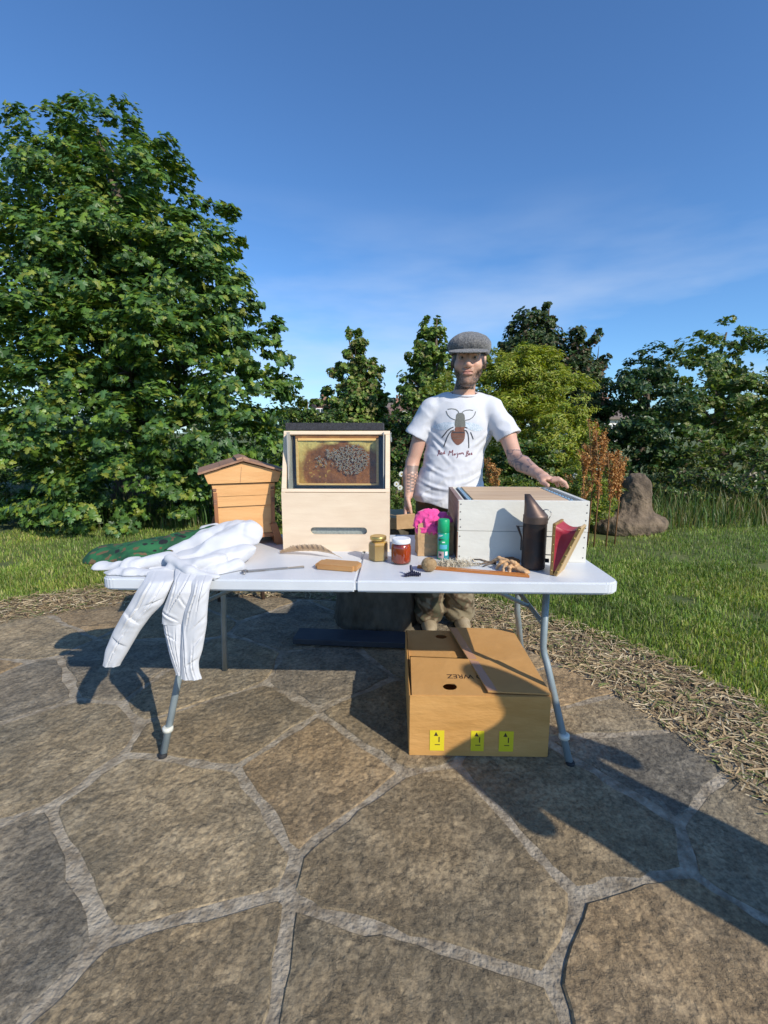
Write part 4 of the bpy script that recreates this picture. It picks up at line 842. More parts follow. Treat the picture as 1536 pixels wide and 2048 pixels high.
# ---------------- spray can
M_green = mat('green_cap', (0.01, 0.36, 0.15), 0.35); 
def label_mat():
    m = mat('can_label', (0.01, 0.36, 0.16), 0.3, (0.02, 0.30, 0.38), scale=30, detail=2, ramp=(.45, .6), stretch=(1, 1, .6)); return m
s_ = empty('spray_can', (at(886, 1120, 1.875).x, 1.877, TT), 0, label='green aerosol can with a green cap in front of the paper bag', cat='spray can')
mb = MB(); mb.lathe([(.021, 0), (.0235, .002), (.0235, .108), (.021, .113), (.015, .116)], (0, 0, 0), 32); cn = mb.build('can_body', label_mat(), s_)
mb = MB(); mb.lathe([(.0225, 0), (.0242, .001), (.0235, .050), (.0205, .055), (.012, .0555)], (0, 0, .111), 32); mb.build('cap', M_green, s_)
M_lblw = mat('label_white', (0.75, 0.78, 0.74), 0.4); M_lbld = mat('label_dark', (0.03, 0.05, 0.05), 0.4); M_lblb = mat('label_blue', (0.10, 0.42, 0.55), 0.4); M_lblp = mat('label_pink', (0.55, 0.38, 0.38), 0.5)
def wrap(name, polys, r, m, parent):
    V = []; F = []
    for (a0, a1, z0, z1, sk) in polys:
        n = 8; b = len(V)
        for k in range(n + 1):
            a = a0 + (a1 - a0) * k / n; zz = sk * k / n
            for z in (z0 + max(0, zz), z1 + min(0, zz)): V.append((r * math.sin(R(a)), -r * math.cos(R(a)), z))
        F += [(b + 2 * k, b + 2 * k + 2, b + 2 * k + 3, b + 2 * k + 1) for k in range(n)]
    mesh_np(name, V, [np.array(F)], m, parent, smooth=True)
wrap('label_flash', [(-62, -12, .092, .104, .010)], .02375, M_lblw, cn); wrap('label_stripe', [(-60, 8, .078, .087, .009)], .0238, M_lbld, cn); wrap('label_word', [(-20, 8, .072, .077, 0)], .0239, M_lblw, cn)
wrap('label_patch', [(-45, 32, .046, .064, 0)], .0238, M_lblb, cn); wrap('label_picture', [(-65, 0, .008, .036, 0)], .0238, M_lblp, cn); wrap('label_picture_centre', [(-48, -22, .018, .027, 0)], .0240, M_lbld, cn); wrap('label_emblem', [(12, 40, .020, .036, 0)], .0239, M_lblw, cn)

# ---------------- paper bag and pink cloth
M_kraft = mat('kraft_paper', (0.46, 0.29, 0.145), 0.8, (0.55, 0.36, 0.19), scale=9, bump=0.35, bscale=18, bdist=.02)
bx0, bx1 = at(834, 1100, 1.925).x, at(906, 1100, 1.925).x; bg_ = empty('paper_bag', ((bx0 + bx1) / 2, 1.965, TT), R(4), label='brown paper bag behind the green spray can with a pink cloth stuffed in its top', cat='bag')
w2 = (bx1 - bx0) / 2; nseg = 40; V = []; F = []; lv = 12; d2 = .042
def bagpt(k, t):
    p_ = k / nseg * 4; side = int(p_) % 4; q = p_ - int(p_); c4 = [(-w2, -d2), (w2, -d2), (w2, d2), (-w2, d2)]; a, b = c4[side], c4[(side + 1) % 4]; x, y = a[0] + (b[0] - a[0]) * q, a[1] + (b[1] - a[1]) * q
    n = vnoise(np.array([[x * 30, y * 30, t * 4]]))[0]; n2 = vnoise(np.array([[x * 70 + 5, y * 70, t * 9]]))[0]; gus = -0.018 * math.sin(math.pi * q) * t if side in (1, 3) else 0
    sxn = 1 if x > 0 else -1
    return (x + (sxn * gus if side in (1, 3) else 0) + .005 * n * t + .002 * n2, y + .006 * n * t + .0025 * n2, .001 + t * (.132 + .010 * math.sin(k * .9) + .006 * n2) * (1 if t < 1 else 1))
for l in range(lv + 1):
    for k in range(nseg): V.append(bagpt(k, l / lv))
for l in range(lv):
    for k in range(nseg): F.append((l * nseg + k, l * nseg + (k + 1) % nseg, (l + 1) * nseg + (k + 1) % nseg, (l + 1) * nseg + k))
o = mesh_np('bag_wall', V, [np.array(F), np.array([[k for k in range(nseg)]])], M_kraft, bg_)
M_pink = mat('pink_fabric', (0.80, 0.045, 0.26), 0.8, (0.86, 0.08, 0.33), scale=30, bump=0.3, bscale=200, sheen=0.3)
pc = at(861, 1042, 1.955)
def f_pink(p):
    d = ell(p, (pc.x, pc.y, pc.z + .004), (.066, .046, .046)); d = smin(d, ell(p, (pc.x + .046, pc.y, pc.z - .002), (.046, .036, .034)), .02); d = smin(d, ell(p, (pc.x - .045, pc.y - .012, pc.z - .022), (.022, .02, .030)), .02)
    d = smin(d, ell(p, (pc.x + .02, pc.y - .03, pc.z - .034), (.05, .018, .012)), .015)
    return d - .011 * ridge(p * np.array([26, 26, 34]) + 3, 2) + .003
tag(sdf_obj('pink_cloth', f_pink, (pc.x - .1, pc.y - .09, pc.z - .09), (pc.x + .12, pc.y + .09, pc.z + .08), .0035, M_pink), 'crumpled bright pink cloth stuffed into the top of the paper bag', 'cloth')

# ---------------- wax block, feather, hive tool, strip, twine, clip, glove, twig
M_wax = mat('beeswax', (0.40, 0.20, 0.07), 0.45, (0.47, 0.25, 0.09), scale=9, sub=0.15)
q = [gp(u, v, TT + .02) for u, v in ((626, 1122), (652, 1115), (728, 1122), (700, 1141))]; q = [Vector((-.082, -.042, 0)), Vector((.082, -.042, 0)), Vector((.082, .042, 0)), Vector((-.082, .042, 0))]; wc_ = gp(677, 1126, TT + .02); q = [Matrix.Rotation(R(-15), 3, 'Z') @ a + wc_ for a in q]; cx = sum(a.x for a in q) / 4; cy = sum(a.y for a in q) / 4
mb = MB(); mb.prism([(a.x - cx, a.y - cy) for a in q], 'z', .0005, .021); bmesh.ops.bevel(mb.bm, geom=[e for e in mb.bm.edges if abs(e.verts[0].co.z - e.verts[1].co.z) > .01], offset=.012, segments=5, affect='EDGES'); bmesh.ops.bevel(mb.bm, geom=[e for e in mb.bm.edges if abs(e.verts[0].co.z - e.verts[1].co.z) < .001], offset=.003, segments=2, affect='EDGES')
o = mb.build('wax_block', M_wax, None, loc=(cx, cy, TT)); tag(o, 'tan block of beeswax with rounded corners on the table', 'wax block')
# feather
M_feath = mat('barred_feather', (1, 1, 1), 0.7, attr='tint'); fe = empty('feather', gp(620, 1108, TT), 0, label='brown barred pheasant feather lying in front of the comb display box', cat='feather'); fo = Vector(fe.location)
A = gp(684, 1117, TT + .003) - fo; Bq = gp(560, 1103, TT + .010) - fo; sp = []
for k in range(61):
    t = k / 60; p = A.lerp(Bq, t); p.z = .004 + .022 * math.sin(math.pi * t ** .8) ; p.y += .012 * math.sin(math.pi * t); sp.append(p)
mb = MB(); mb.tube(sp, [.0014 * (1 - .8 * k / 60) for k in range(61)], n=6); mb.build('quill', mat('quill', (0.55, 0.45, 0.33), .5), fe)
V = []; F = []; C_ = []; rf_ = random.Random(4)
for k in range(6, 60):
    t = k / 60; p = sp[k]; d = (sp[min(60, k + 1)] - sp[k - 1]).normalized()
    for sg, wd in ((1, .024), (-1, .013)):
        wdt = wd * min(1, (t - .08) * 5) * (1 - max(0, t - .75) * 2.4) * rf_.uniform(.85, 1.05); up = Vector((0, .35 * sg, .94 * sg if sg > 0 else -.25)).normalized() if sg > 0 else Vector((0, -1, -.12)).normalized()
        for s2 in range(2):
            b = len(V); o1 = p + d * (.0009 * s2 * 2); tip = o1 + up * wdt + d * (.012 * wdt / .02); wv = d * .0012
            mid = o1.lerp(tip, .5) + Vector((0, -.001, .001))
            V += [o1 - wv, o1 + wv, mid + wv, mid - wv, tip + wv * .6, tip - wv * .6]; F += [(b, b + 1, b + 2, b + 3), (b + 3, b + 2, b + 4, b + 5)]
            bar = math.sin(t * 75 + (0 if sg > 0 else 1)) > .1 and t > .12; base = (.30, .19, .10); dk = (.05, .03, .02)
            C_ += [base] * 2 + [(dk if bar and sg > 0 and t < .75 else base)] * 2 + [(dk if bar and t < .8 else (.34, .23, .14))] * 2
mesh_np('vane', [tuple(v) for v in V], [np.array(F)], M_feath, fe, attrs={'tint': ('POINT', np.array(C_))})
# hive tool
M_steel = mat('worn_steel', (0.42, 0.43, 0.44), 0.35, (0.30, 0.27, 0.25), scale=25, metal=0.9)
a = gp(489, 1145, TT); b = gp(608, 1135, TT); L_ = (b - a).length
ht = empty('hive_tool', a, math.atan2(b.y - a.y, b.x - a.x), label='steel hive tool with a hooked end lying near the front edge of the table', cat='tool')
mb = MB(); mb.prism([(.01, -.008), (L_ * .75, -.006), (L_, -.012), (L_ + .001, .012), (L_ * .75, .007), (.01, .008)], 'z', .001, .0045, bev=.0008); mb.build('blade', M_steel, ht)
mb = MB(); mb.prism([(.012, -.0055), (L_ * .72, -.0035), (L_ * .72, .0035), (.012, .0055)], 'z', .0047, .0075, bev=.0006); mb.build('handle_strip', mat('grey_grip', (.22, .23, .25), .5), ht)
mb = MB(); mb.tube([(.012, 0, .004), (.002, -.002, .007), (-.007, -.010, .008), (-.008, -.022, .006), (.001, -.030, .004)], [.005, .0055, .005, .004, .003], n=8); mb.build('hook', M_steel, ht)
# orange wooden strip
M_strip = mat('varnished_strip', (0.42, 0.13, 0.025), 0.3, (0.52, 0.19, 0.04), scale=20, stretch=(.3, 4, 4))
a = gp(834, 1137, TT); b = gp(1059, 1156, TT); L_ = (b - a).length; ws = empty('wooden_strip', a, math.atan2(b.y - a.y, b.x - a.x), label='long orange varnished wooden strip lying along the front of the table', cat='wooden strip')
mb = MB(); mb.prism([(0, 0), (L_, 0), (L_ - .008, .024), (0, .022)], 'z', .0005, .009, bev=.0008); mb.build('lath', M_strip, ws)
mb = MB(); mb.prism([(.004, .024), (L_ - .03, .026), (L_ - .03, .037), (.004, .035)], 'z', .0005, .006, bev=.0006); mb.build('side_lath', M_strip, ws)
# twine ball
M_twine = mat('jute_twine', (0.33, 0.21, 0.10), 0.9, (0.46, 0.32, 0.17), scale=80, bump=0.6, bscale=400)
tp_ = gp(859, 1146, TT); tw = empty('twine_ball', (tp_.x, tp_.y + .022, TT), 0, label='small ball of jute twine in front of the orange strip', cat='twine'); rt = random.Random(2)
mb = MB(); mb.lathe([(.010, .002), (.020, .006), (.0265, .018), (.0275, .028), (.025, .040), (.017, .048), (.008, .050), (.006, .044)], (0, 0, 0), 24); mb.build('core', M_twine, tw)
mb = MB()
for k in range(34):
    Mx = Matrix.Rotation(k * .7, 3, 'Z') @ Matrix.Rotation(rt.uniform(.55, 1.05), 3, 'X'); ro = .0278; off = rt.uniform(-.008, .008); rr_ = math.sqrt(ro * ro - off * off)
    P0 = [Mx @ Vector((rr_ * math.cos(a * math.pi / 12), rr_ * math.sin(a * math.pi / 12), off)) for a in range(25)]
    P0 = [Vector((p.x, p.y, max(.0015, p.z * .93 + .026))) for p in P0]; mb.tube(P0, .0011, n=5, caps=False)
mb.build('twine_strands', M_twine, tw)['kind'] = 'stuff'
# pale fibre tangle
rv = np.random.default_rng(12); V = []; F = []; C_ = []
fc = gp(905, 1136, TT)
for k in range(420):
    c = np.array([fc.x + rv.normal() * .042, fc.y + .035 + rv.normal() * .018, TT + .002]); a = rv.random() * 6.28; L_ = .02 + .05 * rv.random(); hgt = .004 + .020 * rv.random() ** 2; b = len(V); s = np.array([-math.sin(a), math.cos(a), 0]) * .0009
    for t in range(5):
        q_ = t / 4 - .5; pz = hgt * (1 - 4 * q_ * q_) ; p = c + np.array([math.cos(a + q_ * 1.2), math.sin(a + q_ * 1.2), 0]) * q_ * L_; p[2] += max(0, pz); V += [p - s, p + s]
    F += [(b + 2 * t, b + 2 * t + 1, b + 2 * t + 3, b + 2 * t + 2) for t in range(4)]; C_ += [np.array((.62, .54, .40)) * rv.uniform(.6, 1.2)] * 10
tag(mesh_np('raffia', V, [np.array(F)], M_straw, attrs={'tint': ('POINT', np.array(C_))}), 'tangle of pale raffia fibre between the twine ball and the white hive', 'raffia', kind='stuff')
# dark blue clip
M_navy = mat('navy_plastic', (0.018, 0.018, 0.045), 0.3); cp = gp(824, 1152, TT)
def f_clip(p):
    c = np.array((cp.x, cp.y, TT + .010)); d = None
    for (dx, dy, dz_, r_) in ((-.024, -.012, -.003, .006), (.024, -.004, -.002, .007), (-.004, .010, .024, .0045)):
        e = cap(p, c, c + np.array((dx, dy, dz_)), .0085, r_); d = e if d is None else smin(d, e, .004)
    return d + .0025 * np.sin(p[:, 0] * 900) * (np.abs(p[:, 2] - TT - .008) < .014)
tag(sdf_obj('plastic_clip', f_clip, (cp.x - .04, cp.y - .035, TT), (cp.x + .04, cp.y + .03, TT + .045), .0016, M_navy), 'small navy blue plastic claw clip beside the twine ball', 'clip')
# leather glove with fingers towards the front
M_tan = mat('tan_leather', (0.52, 0.31, 0.15), 0.65, (0.62, 0.40, 0.22), scale=14, bump=0.3, bscale=50)
def glove(f0, pts, pal, k=.006):
    def f(p):
        d = chain(p, pal, .01, (1, 1, 1.7))
        for ch_ in pts: d = smin(d, chain(p, ch_, .004), k)
        return d - .0022 * ridge(p * np.array((60, 60, 110)), 2)
    return f
Gp = lambda u, v, z=.01: tuple(gp(u, v, TT + z))
pal = [(Gp(1052, 1144, .010), .013), (Gp(1028, 1132, .018), .017), (Gp(1012, 1124, .022), .017)]
fing = [[(Gp(1012, 1122, .026), .0078), (Gp(998, 1116, .032), .0066), (Gp(984, 1124, .012), .0050)], [(Gp(1014, 1124, .026), .0078), (Gp(1002, 1124, .030), .0066), (Gp(994, 1136, .0062), .0050)],
        [(Gp(1018, 1126, .026), .0078), (Gp(1010, 1130, .026), .0066), (Gp(1006, 1142, .0062), .0050)], [(Gp(1024, 1128, .024), .0078), (Gp(1019, 1135, .022), .0062), (Gp(1019, 1144, .0062), .0050)], [(Gp(1034, 1130, .02), .0078), (Gp(1030, 1126, .034), .0062), (Gp(1022, 1122, .040), .0050)]]
tag(sdf_obj('leather_glove', glove(0, fing, pal), (.38, 1.60, TT + .0015), (.56, 1.82, TT + .07), .0019, M_tan), 'tan leather glove crumpled in front of the smoker with its fingers curled', 'glove')
M_twig = mat('dark_twig', (0.10, 0.07, 0.05), 0.8, (0.22, 0.17, 0.13), scale=40, bump=0.5)
mb = MB(); g = lambda u, v, z: gp(u, v, TT + z)
mb.tube([g(992, 1126, .006), g(975, 1124, .012), g(960, 1119, .014), g(942, 1119, .006)], [.006, .005, .004, .002], n=7); mb.tube([g(975, 1124, .012), g(962, 1128, .008), g(945, 1127, .004)], [.0045, .003, .0015], n=6); mb.tube([g(985, 1125, .012), g(972, 1130, .010), g(966, 1133, .003)], [.004, .003, .002], n=6)
tag(mb.build('twig', M_twig), 'dark forked twig between the raffia and the leather glove', 'twig')
M_rust = mat('dry_bracket', (0.16, 0.075, 0.035), 0.8, (0.26, 0.14, 0.07), scale=30, bump=0.6)
rc = gp(1028, 1133, TT)
tag(sdf_obj('bark_piece', lambda p: ell(p, (rc.x, rc.y + .05, TT + .008), (.034, .02, .011)) - .006 * ridge(p * 55, 2), (rc.x - .06, rc.y, TT + .001), (rc.x + .06, rc.y + .1, TT + .04), .0025, M_rust), 'curled rusty brown piece of bark behind the leather glove', 'bark')

# ---------------- cardboard box on the ground
M_card = mat('corrugated_card', (0.50, 0.25, 0.065), 0.75, (0.60, 0.32, 0.10), scale=3, detail=5, bump=0.35, bscale=9, bdist=.02, stretch=(1, 1, 3)); M_cardi = mat('card_flap', (0.50, 0.265, 0.085), 0.75, (0.56, 0.31, 0.11), scale=4, bump=0.35, bscale=8, bdist=.02)
M_ink = mat('black_print', (0.05, 0.025, 0.015), 0.8); M_yel = mat('yellow_sticker', (0.72, 0.58, 0.02), 0.5); M_tape = mat('pinkish_tape', (0.50, 0.27, 0.16), 0.25)
cb = empty('cardboard_box', (.37, 1.955, .02), R(-1.2), label='large brown cardboard box with folded flaps standing under the table', cat='box')
W, D, H, T = .266, .30, .250, .005
for c, d in (((0, -D, H / 2), (2 * W, T, H)), ((0, D, H / 2), (2 * W, T, H)), ((-W, 0, H / 2), (T, 2 * D - T, H)), ((W, 0, H / 2), (T, 2 * D - T, H))):
    mb = MB(); mb.box(c, d, bev=.001); mb.build('side_wall', M_card, cb)
mb = MB(); mb.box((0, 0, .004), (2 * W - .012, 2 * D - .012, .006)); mb.build('bottom', M_card, cb)
bm = plate([(-W + .008, 0), (W - .004, 0), (W - .02, .245), (-W + .012, .27)], [stadium(-.108, .055, .055, .045)], .004); fl = bmobj(bm, 'front_flap', M_cardi, cb, loc=(0, -D + .002, H + .002), rot=(R(-90 + 4), 0, 0))
bm = plate([(-W + .006, 0), (W - .004, 0), (W - .03, .28), (-W + .004, .25)], [stadium(-.095, .06, .055, .045)], .004); fb = bmobj(bm, 'back_flap', M_cardi, cb, loc=(0, D - .002, H - .001), rot=(R(-90 - 2), R(0), R(180)))
fb.data.transform(Matrix.Diagonal((-1, 1, 1, 1))); fb.data.flip_normals()
mb = MB(); mb.prism([(W, -D), (-.005 + .035, -D + .004), (.0 - .052, D - .004), (W, D)], 'z', 0, .005); rf_o = mb.build('right_flap', M_cardi, cb, loc=(0, 0, H + .014)); rf_o.rotation_euler = (0, R(1.5), 0)
mb = MB(); mb.prism([(.030, -D + .01), (-.049, D - .01), (-.014, D - .01), (.066, -D + .01)], 'z', .0052, .0056); mb.build('tape', M_tape, rf_o)
mb = MB(); mb.prism([(-D + .01, 0), (D - .01, 0), (D - .03, -.18), (-D + .03, -.18)], 'x', -W + .006, -W + .010); mb.build('left_flap', M_cardi, cb, loc=(0, 0, H - .002))
def text(name, s, size, m, parent, loc, rot, ext=.0004, sx=1.0):
    cu = bpy.data.curves.new(name, 'FONT'); cu.body = s; cu.size = size; cu.extrude = ext; cu.align_x = 'CENTER'; cu.align_y = 'CENTER'; o_ = bpy.data.objects.new(name, cu); COL.objects.link(o_)
    dg = bpy.context.evaluated_depsgraph_get(); me = bpy.data.meshes.new_from_object(o_.evaluated_get(dg)); bpy.data.objects.remove(o_); me.materials.append(m); o2 = bpy.data.objects.new(name, me); link(o2, parent); o2.location = loc; o2.rotation_euler = rot; o2.scale = (sx, 1, 1); return o2
text('lettering', 'ED WREZ', .040, M_ink, fl, (-.030, -.0006, .125), (R(90), R(180), 0), sx=.95)
text('lettering', 'SPARKLE', .040, M_ink, fb, (.055, .0046, .15), (R(-90), 0, 0), sx=1.0)
for x, w_ in ((-.160, .055), (-.005, .05), (.105, .055)):
    mb = MB(); mb.box((x, -D - .0035, .065), (w_, .001, .085)); sk = mb.build('sticker', M_yel, cb); mb = MB(); mb.prism([(x - .012, .085), (x + .004, .085), (x - .004, .102)], 'y', -D - .0045, -D - .0041); mb.box((x + .008, -D - .0043, .070), (.004, .0004, .022)); mb.box((x + .002, -D - .0043, .048), (.02, .0004, .003)); mb.build('sticker_print', M_ink, sk)

# ---------------- stump, slab, stool, boulder
M_stump = mat('dark_bark', (0.045, 0.04, 0.03), 0.95, (0.11, 0.095, 0.07), scale=12, detail=7, bump=0.9, bscale=25, stretch=(1, 1, .5)); M_cut = mat('cut_timber', (0.36, 0.26, 0.13), 0.8, (0.46, 0.35, 0.2), scale=12, stretch=(1, 1, 4))  # dark brown bark with random lighter mottling
su = empty('tree_stump', (-.05, 3.03, 0), 0, label='thick dark tree stump standing behind the middle of the table', cat='stump')
sdf_obj('stump_bark', lambda p: smax(cap(p * np.array((1, 1, 1.)), (0, 0, 0), (0.01, 0, .62), .27, .225), p[:, 2] - .66, .02) - .022 * ridge(p * np.array((9, 9, 3.5)), 3) - .01 * fbm(p * 30, 2), (-.4, -.4, .0), (.4, .4, .72), .014, M_stump, su)
mb = MB(); mb.box((.02, -.03, .705), (.42, .32, .075), bev=.006, rz=.1); mb.build('timber_cap', M_cut, su)
M_slate = mat('dark_slate', (0.022, 0.028, 0.042), 0.6, (0.035, 0.042, 0.055), scale=8, bump=0.2)
mb = MB(); mb.box((0, 0, .02), (.74, .16, .035), bev=.004, rz=R(-5)); tag(mb.build('slate_slab', M_slate, None, loc=(-.16, 2.66, .028)), 'dark slate slab lying on the patio in front of the stump', 'slab')
M_stl = mat('dark_stool_wood', (0.05, 0.03, 0.022), 0.6, (0.10, 0.06, 0.04), scale=12)
stl = empty('stool', (-1.08, 3.5, .0), R(8), label='low dark wooden stool mostly hidden behind the white tabletop', cat='stool')
mb = MB(); mb.box((0, 0, .43), (.36, .28, .03), bev=.004); mb.build('seat', M_stl, stl)
for sx_ in (-1, 1):
    for sy_ in (-1, 1): mb = MB(); mb.tube([(sx_ * .13, sy_ * .09, .42), (sx_ * .16, sy_ * .12, 0)], [.022, .014], n=8); mb.build('leg', M_stl, stl)
mb = MB(); mb.tube([(-.15, -.11, .12), (.15, -.11, .12)], .009, n=8); mb.build('stretcher', M_stl, stl)
M_rock = mat('brown_rock', (0.07, 0.05, 0.032), 0.9, (0.22, 0.16, 0.105), scale=7, detail=8, bump=0.9, bscale=22, bdist=.03)
bc = gp(1262, 1066) ; 
tag(sdf_obj('tree_stump', lambda p: smin(smin(cap(p, (bc.x + .13, bc.y + .3, .05), (bc.x + .18, bc.y + .3, .56), .24, .15), ell(p, (bc.x + .0, bc.y + .2, .04), (.36, .22, .16)), .12), ell(p, (bc.x + .3, bc.y + .4, .04), (.34, .3, .15)), .12) - .035 * ridge(p * np.array((7, 7, 3)), 3) - .015 * ridge(p * 16, 2), (bc.x - .8, bc.y - .5, -.05), (bc.x + 1.1, bc.y + 1.0, .9), .025, M_rock), 'weathered brown tree stump with a flared base on the lawn at the right', 'stump')
# ---------------- the beekeeper
pr = empty('person', (.385, 2.89, 0), 0, label='bearded man in grey flat cap and white bee t-shirt standing behind the table', cat='person')
def pw(o, parent=pr): o.parent = parent; o.location = -Vector(pr.location) if parent is pr else (0, 0, 0); return o
HC = np.array((.481, 2.80, 1.657)); HS = 1.13; ha = R(-11); hr = R(1)
Rz_ = np.array([[math.cos(ha), -math.sin(ha), 0], [math.sin(ha), math.cos(ha), 0], [0, 0, 1]]) @ np.array([[math.cos(hr), 0, math.sin(hr)], [0, 1, 0], [-math.sin(hr), 0, math.cos(hr)]])
HV = np.array((1, 1, 1.07), np.float32)
def hl(p): return ((p - HC) @ Rz_) / HS / HV
def hw_(q): return Vector(tuple(Rz_ @ (np.array(q) * HV * HS) + HC))
def f_head(q):
    d = ell(q, (0, .018, .035), (.077, .098, .092)); d = smin(d, ell(q, (0, .006, -.012), (.071, .082, .058)), .02); d = smin(d, ell(q, (0, -.022, -.040), (.056, .066, .080)), .03); d = smin(d, ell(q, (0, -.056, -.098), (.028, .025, .022)), .022)
    for s in (-1, 1):
        d = smin(d, ell(q, (s * .037, -.054, -.028), (.026, .030, .022)), .02); d = smin(d, cap(q, (s * .050, .0, -.058), (s * .024, -.048, -.100), .011, .013), .02)
    d = smin(d, cap(q, (-.034, -.078, .022), (.034, -.078, .022), .011, .011), .014)
    for s in (-1, 1): d = smax(d, -ell(q, (s * .031, -.099, .001), (.017, .017, .009)), .010)
    for s in (-1, 1):
        d = smin(d, cap(q, (s * .016, -.079, .0065), (s * .046, -.072, .0050), .0062, .0060), .004); d = smin(d, cap(q, (s * .016, -.078, -.0062), (s * .046, -.071, -.0052), .0055, .0050), .004)
    n = smin(cap(q, (0, -.086, .012), (0, -.108, -.028), .0075, .0115), ell(q, (0, -.107, -.032), (.0125, .012, .010)), .008)
    for s in (-1, 1): n = smin(n, ell(q, (s * .013, -.098, -.034), (.0085, .011, .008)), .006)
    d = smin(d, n, .010)
    d = smin(d, ell(np.stack([q[:, 0], q[:, 1], q[:, 2] - 5 * q[:, 0] ** 2], 1), (0, -.089, -.0585), (.029, .009, .0052)), .006); d = smin(d, ell(q, (0, -.088, -.069), (.022, .010, .0065)), .006); d = smax(d, -cap(q, (-.026, -.099, -.0615), (.026, -.099, -.0615), .0028, .0028), .003)
    for s in (-1, 1):
        e = ell(q, (s * .081, .012, -.006), (.008, .019, .031)); e = smax(e, -ell(q, (s * .091, .008, -.006), (.006, .011, .020)), .005); d = smin(d, e, .008)
    b = beard_mask(q); d = d - .0022 * b - .0012 * b * ridge(q * 260, 1)
    return d
def beard_mask(q):
    jaw = np.clip((-.042 - q[:, 2] - .25 * np.clip(-.02 - q[:, 1], 0, 1) * 1.0 + .25 * np.abs(q[:, 0])) * 60, 0, 1) * np.clip((.05 - q[:, 1]) * 60, 0, 1)
    side = np.clip((np.abs(q[:, 0]) - .052) * 90, 0, 1) * np.clip((.012 - q[:, 2]) * 60, 0, 1) * np.clip((.020 - q[:, 1]) * 60, 0, 1) * np.clip((q[:, 1] + .055) * 60, 0, 1)
    mous = np.clip(1 - np.abs((q[:, 2] + .0485 - .0) / .0062) ** 2, 0, 1) * np.clip((.034 - np.abs(q[:, 0])) * 90, 0, 1) * (q[:, 1] < -.06)
    gap = np.clip(1 - ((q[:, 0] / .030) ** 2 + ((q[:, 2] + .062) / .014) ** 2) ** 1.5, 0, 1) * (q[:, 1] < -.05)
    chk = np.clip(1 - ((np.abs(q[:, 0]) - .030) / .020) ** 2 - ((q[:, 2] + .045) / .028) ** 2, 0, 1)
    return np.clip(np.maximum(np.maximum(jaw, side) * (1 - gap) * (1 - .7 * chk), mous * .9), 0, 1) * np.clip((q[:, 2] + .135 + .3 * np.clip(q[:, 1] + .02, 0, 1)) * 80, 0, 1)
SR, ER, WR = (.262, 2.87, 1.385), (.172, 2.875, 1.075), (.145, 2.80, .885)
SLh, EL, WL = (.632, 2.85, 1.380), (.737, 2.67, 1.105), (.772, 2.385, 1.050)
fingR = [[((.128 + .0, 2.765 + .021 * k, .815), .0105), ((.126, 2.752 + .021 * k, .775), .0098), ((.134, 2.748 + .02 * k, .745), .009), ((.147, 2.752 + .02 * k, .728 + .004 * abs(k - 1.3)), .0082)] for k in range(4)]
fingL = []
for k, (ln, dz_) in enumerate(((.070, 0), (.078, .002), (.073, .001), (.060, -.002))):
    b = np.array((.806 - .004 * k, 2.262 + .0225 * k, 1.026 + dz_)); fingL.append([(tuple(b), .0115), (tuple(b + (ln * .42, -.012, .007)), .0102), (tuple(b + (ln * .74, -.018, -.008)), .0095), (tuple(b + (ln * .92, -.020, -.028)), .0082)])
def f_body(p):
    d = np.full(len(p), 1.0, np.float32)
    z = p[:, 2]
    m = z > 1.42
    if m.any():
        q = hl(p[m]); d[m] = np.minimum(d[m], f_head(q) * HS)
    d = smin(d, cap(p, (.486, 2.85, 1.60), (.465, 2.885, 1.44), .051, .062), .014)
    d = smin(d, cap(p, (.486, 2.878, 1.60), (.472, 2.89, 1.46), .050, .064), .014)
    # torso and legs under the clothes
    d = smin(d, ell(p, (.455, 2.87, 1.28), (.165, .095, .19)), .04); d = smin(d, ell(p, (.41, 2.875, 1.02), (.15, .095, .20)), .04); d = smin(d, ell(p, (.385, 2.885, .87), (.145, .095, .12)), .04)
    d = smin(d, cap(p, (.30, 2.87, 1.40), (.62, 2.85, 1.40), .05, .05), .03)
    for x in (.302, .47): d = smin(d, chain(p, [((x, 2.885, .82), .075), ((x, 2.87, .48), .05), ((x, 2.91, .09), .035)], .02), .03)
    for ch_ in ([(SR, .055), (ER, .038)], [(ER, .040), ((.156, 2.845, 1.0), .043), (WR, .0265)], [(SLh, .052), ((.712, 2.772, 1.235), .048), (EL, .039)], [(EL, .041), ((.750, 2.575, 1.085), .044), (WL, .027)]): d = smin(d, chain(p, ch_, .015), .015)
    d = smin(d, ell(p, (.138, 2.795, .835), (.020, .040, .052)), .015)
    for f in fingR: d = smin(d, chain(p, f, .004), .0035)
    d = smin(d, chain(p, [((.140, 2.765, .865), .014), ((.150, 2.745, .825), .012), ((.158, 2.742, .79), .010)], .005), .007)
    pm = ell(p, (.787, 2.318, 1.034), (.036, .046, .0165)); d = smin(d, pm, .016)
    d = smin(d, cap(p, WL, (.787, 2.34, 1.040), .026, .024), .014)
    for f in fingL: d = smin(d, chain(p, f, .004), .0035)
    d = smin(d, chain(p, [((.768, 2.318, 1.030), .016), ((.762, 2.272, 1.018), .0125), ((.776, 2.240, 1.0065), .0105)], .006), .008)
    return d
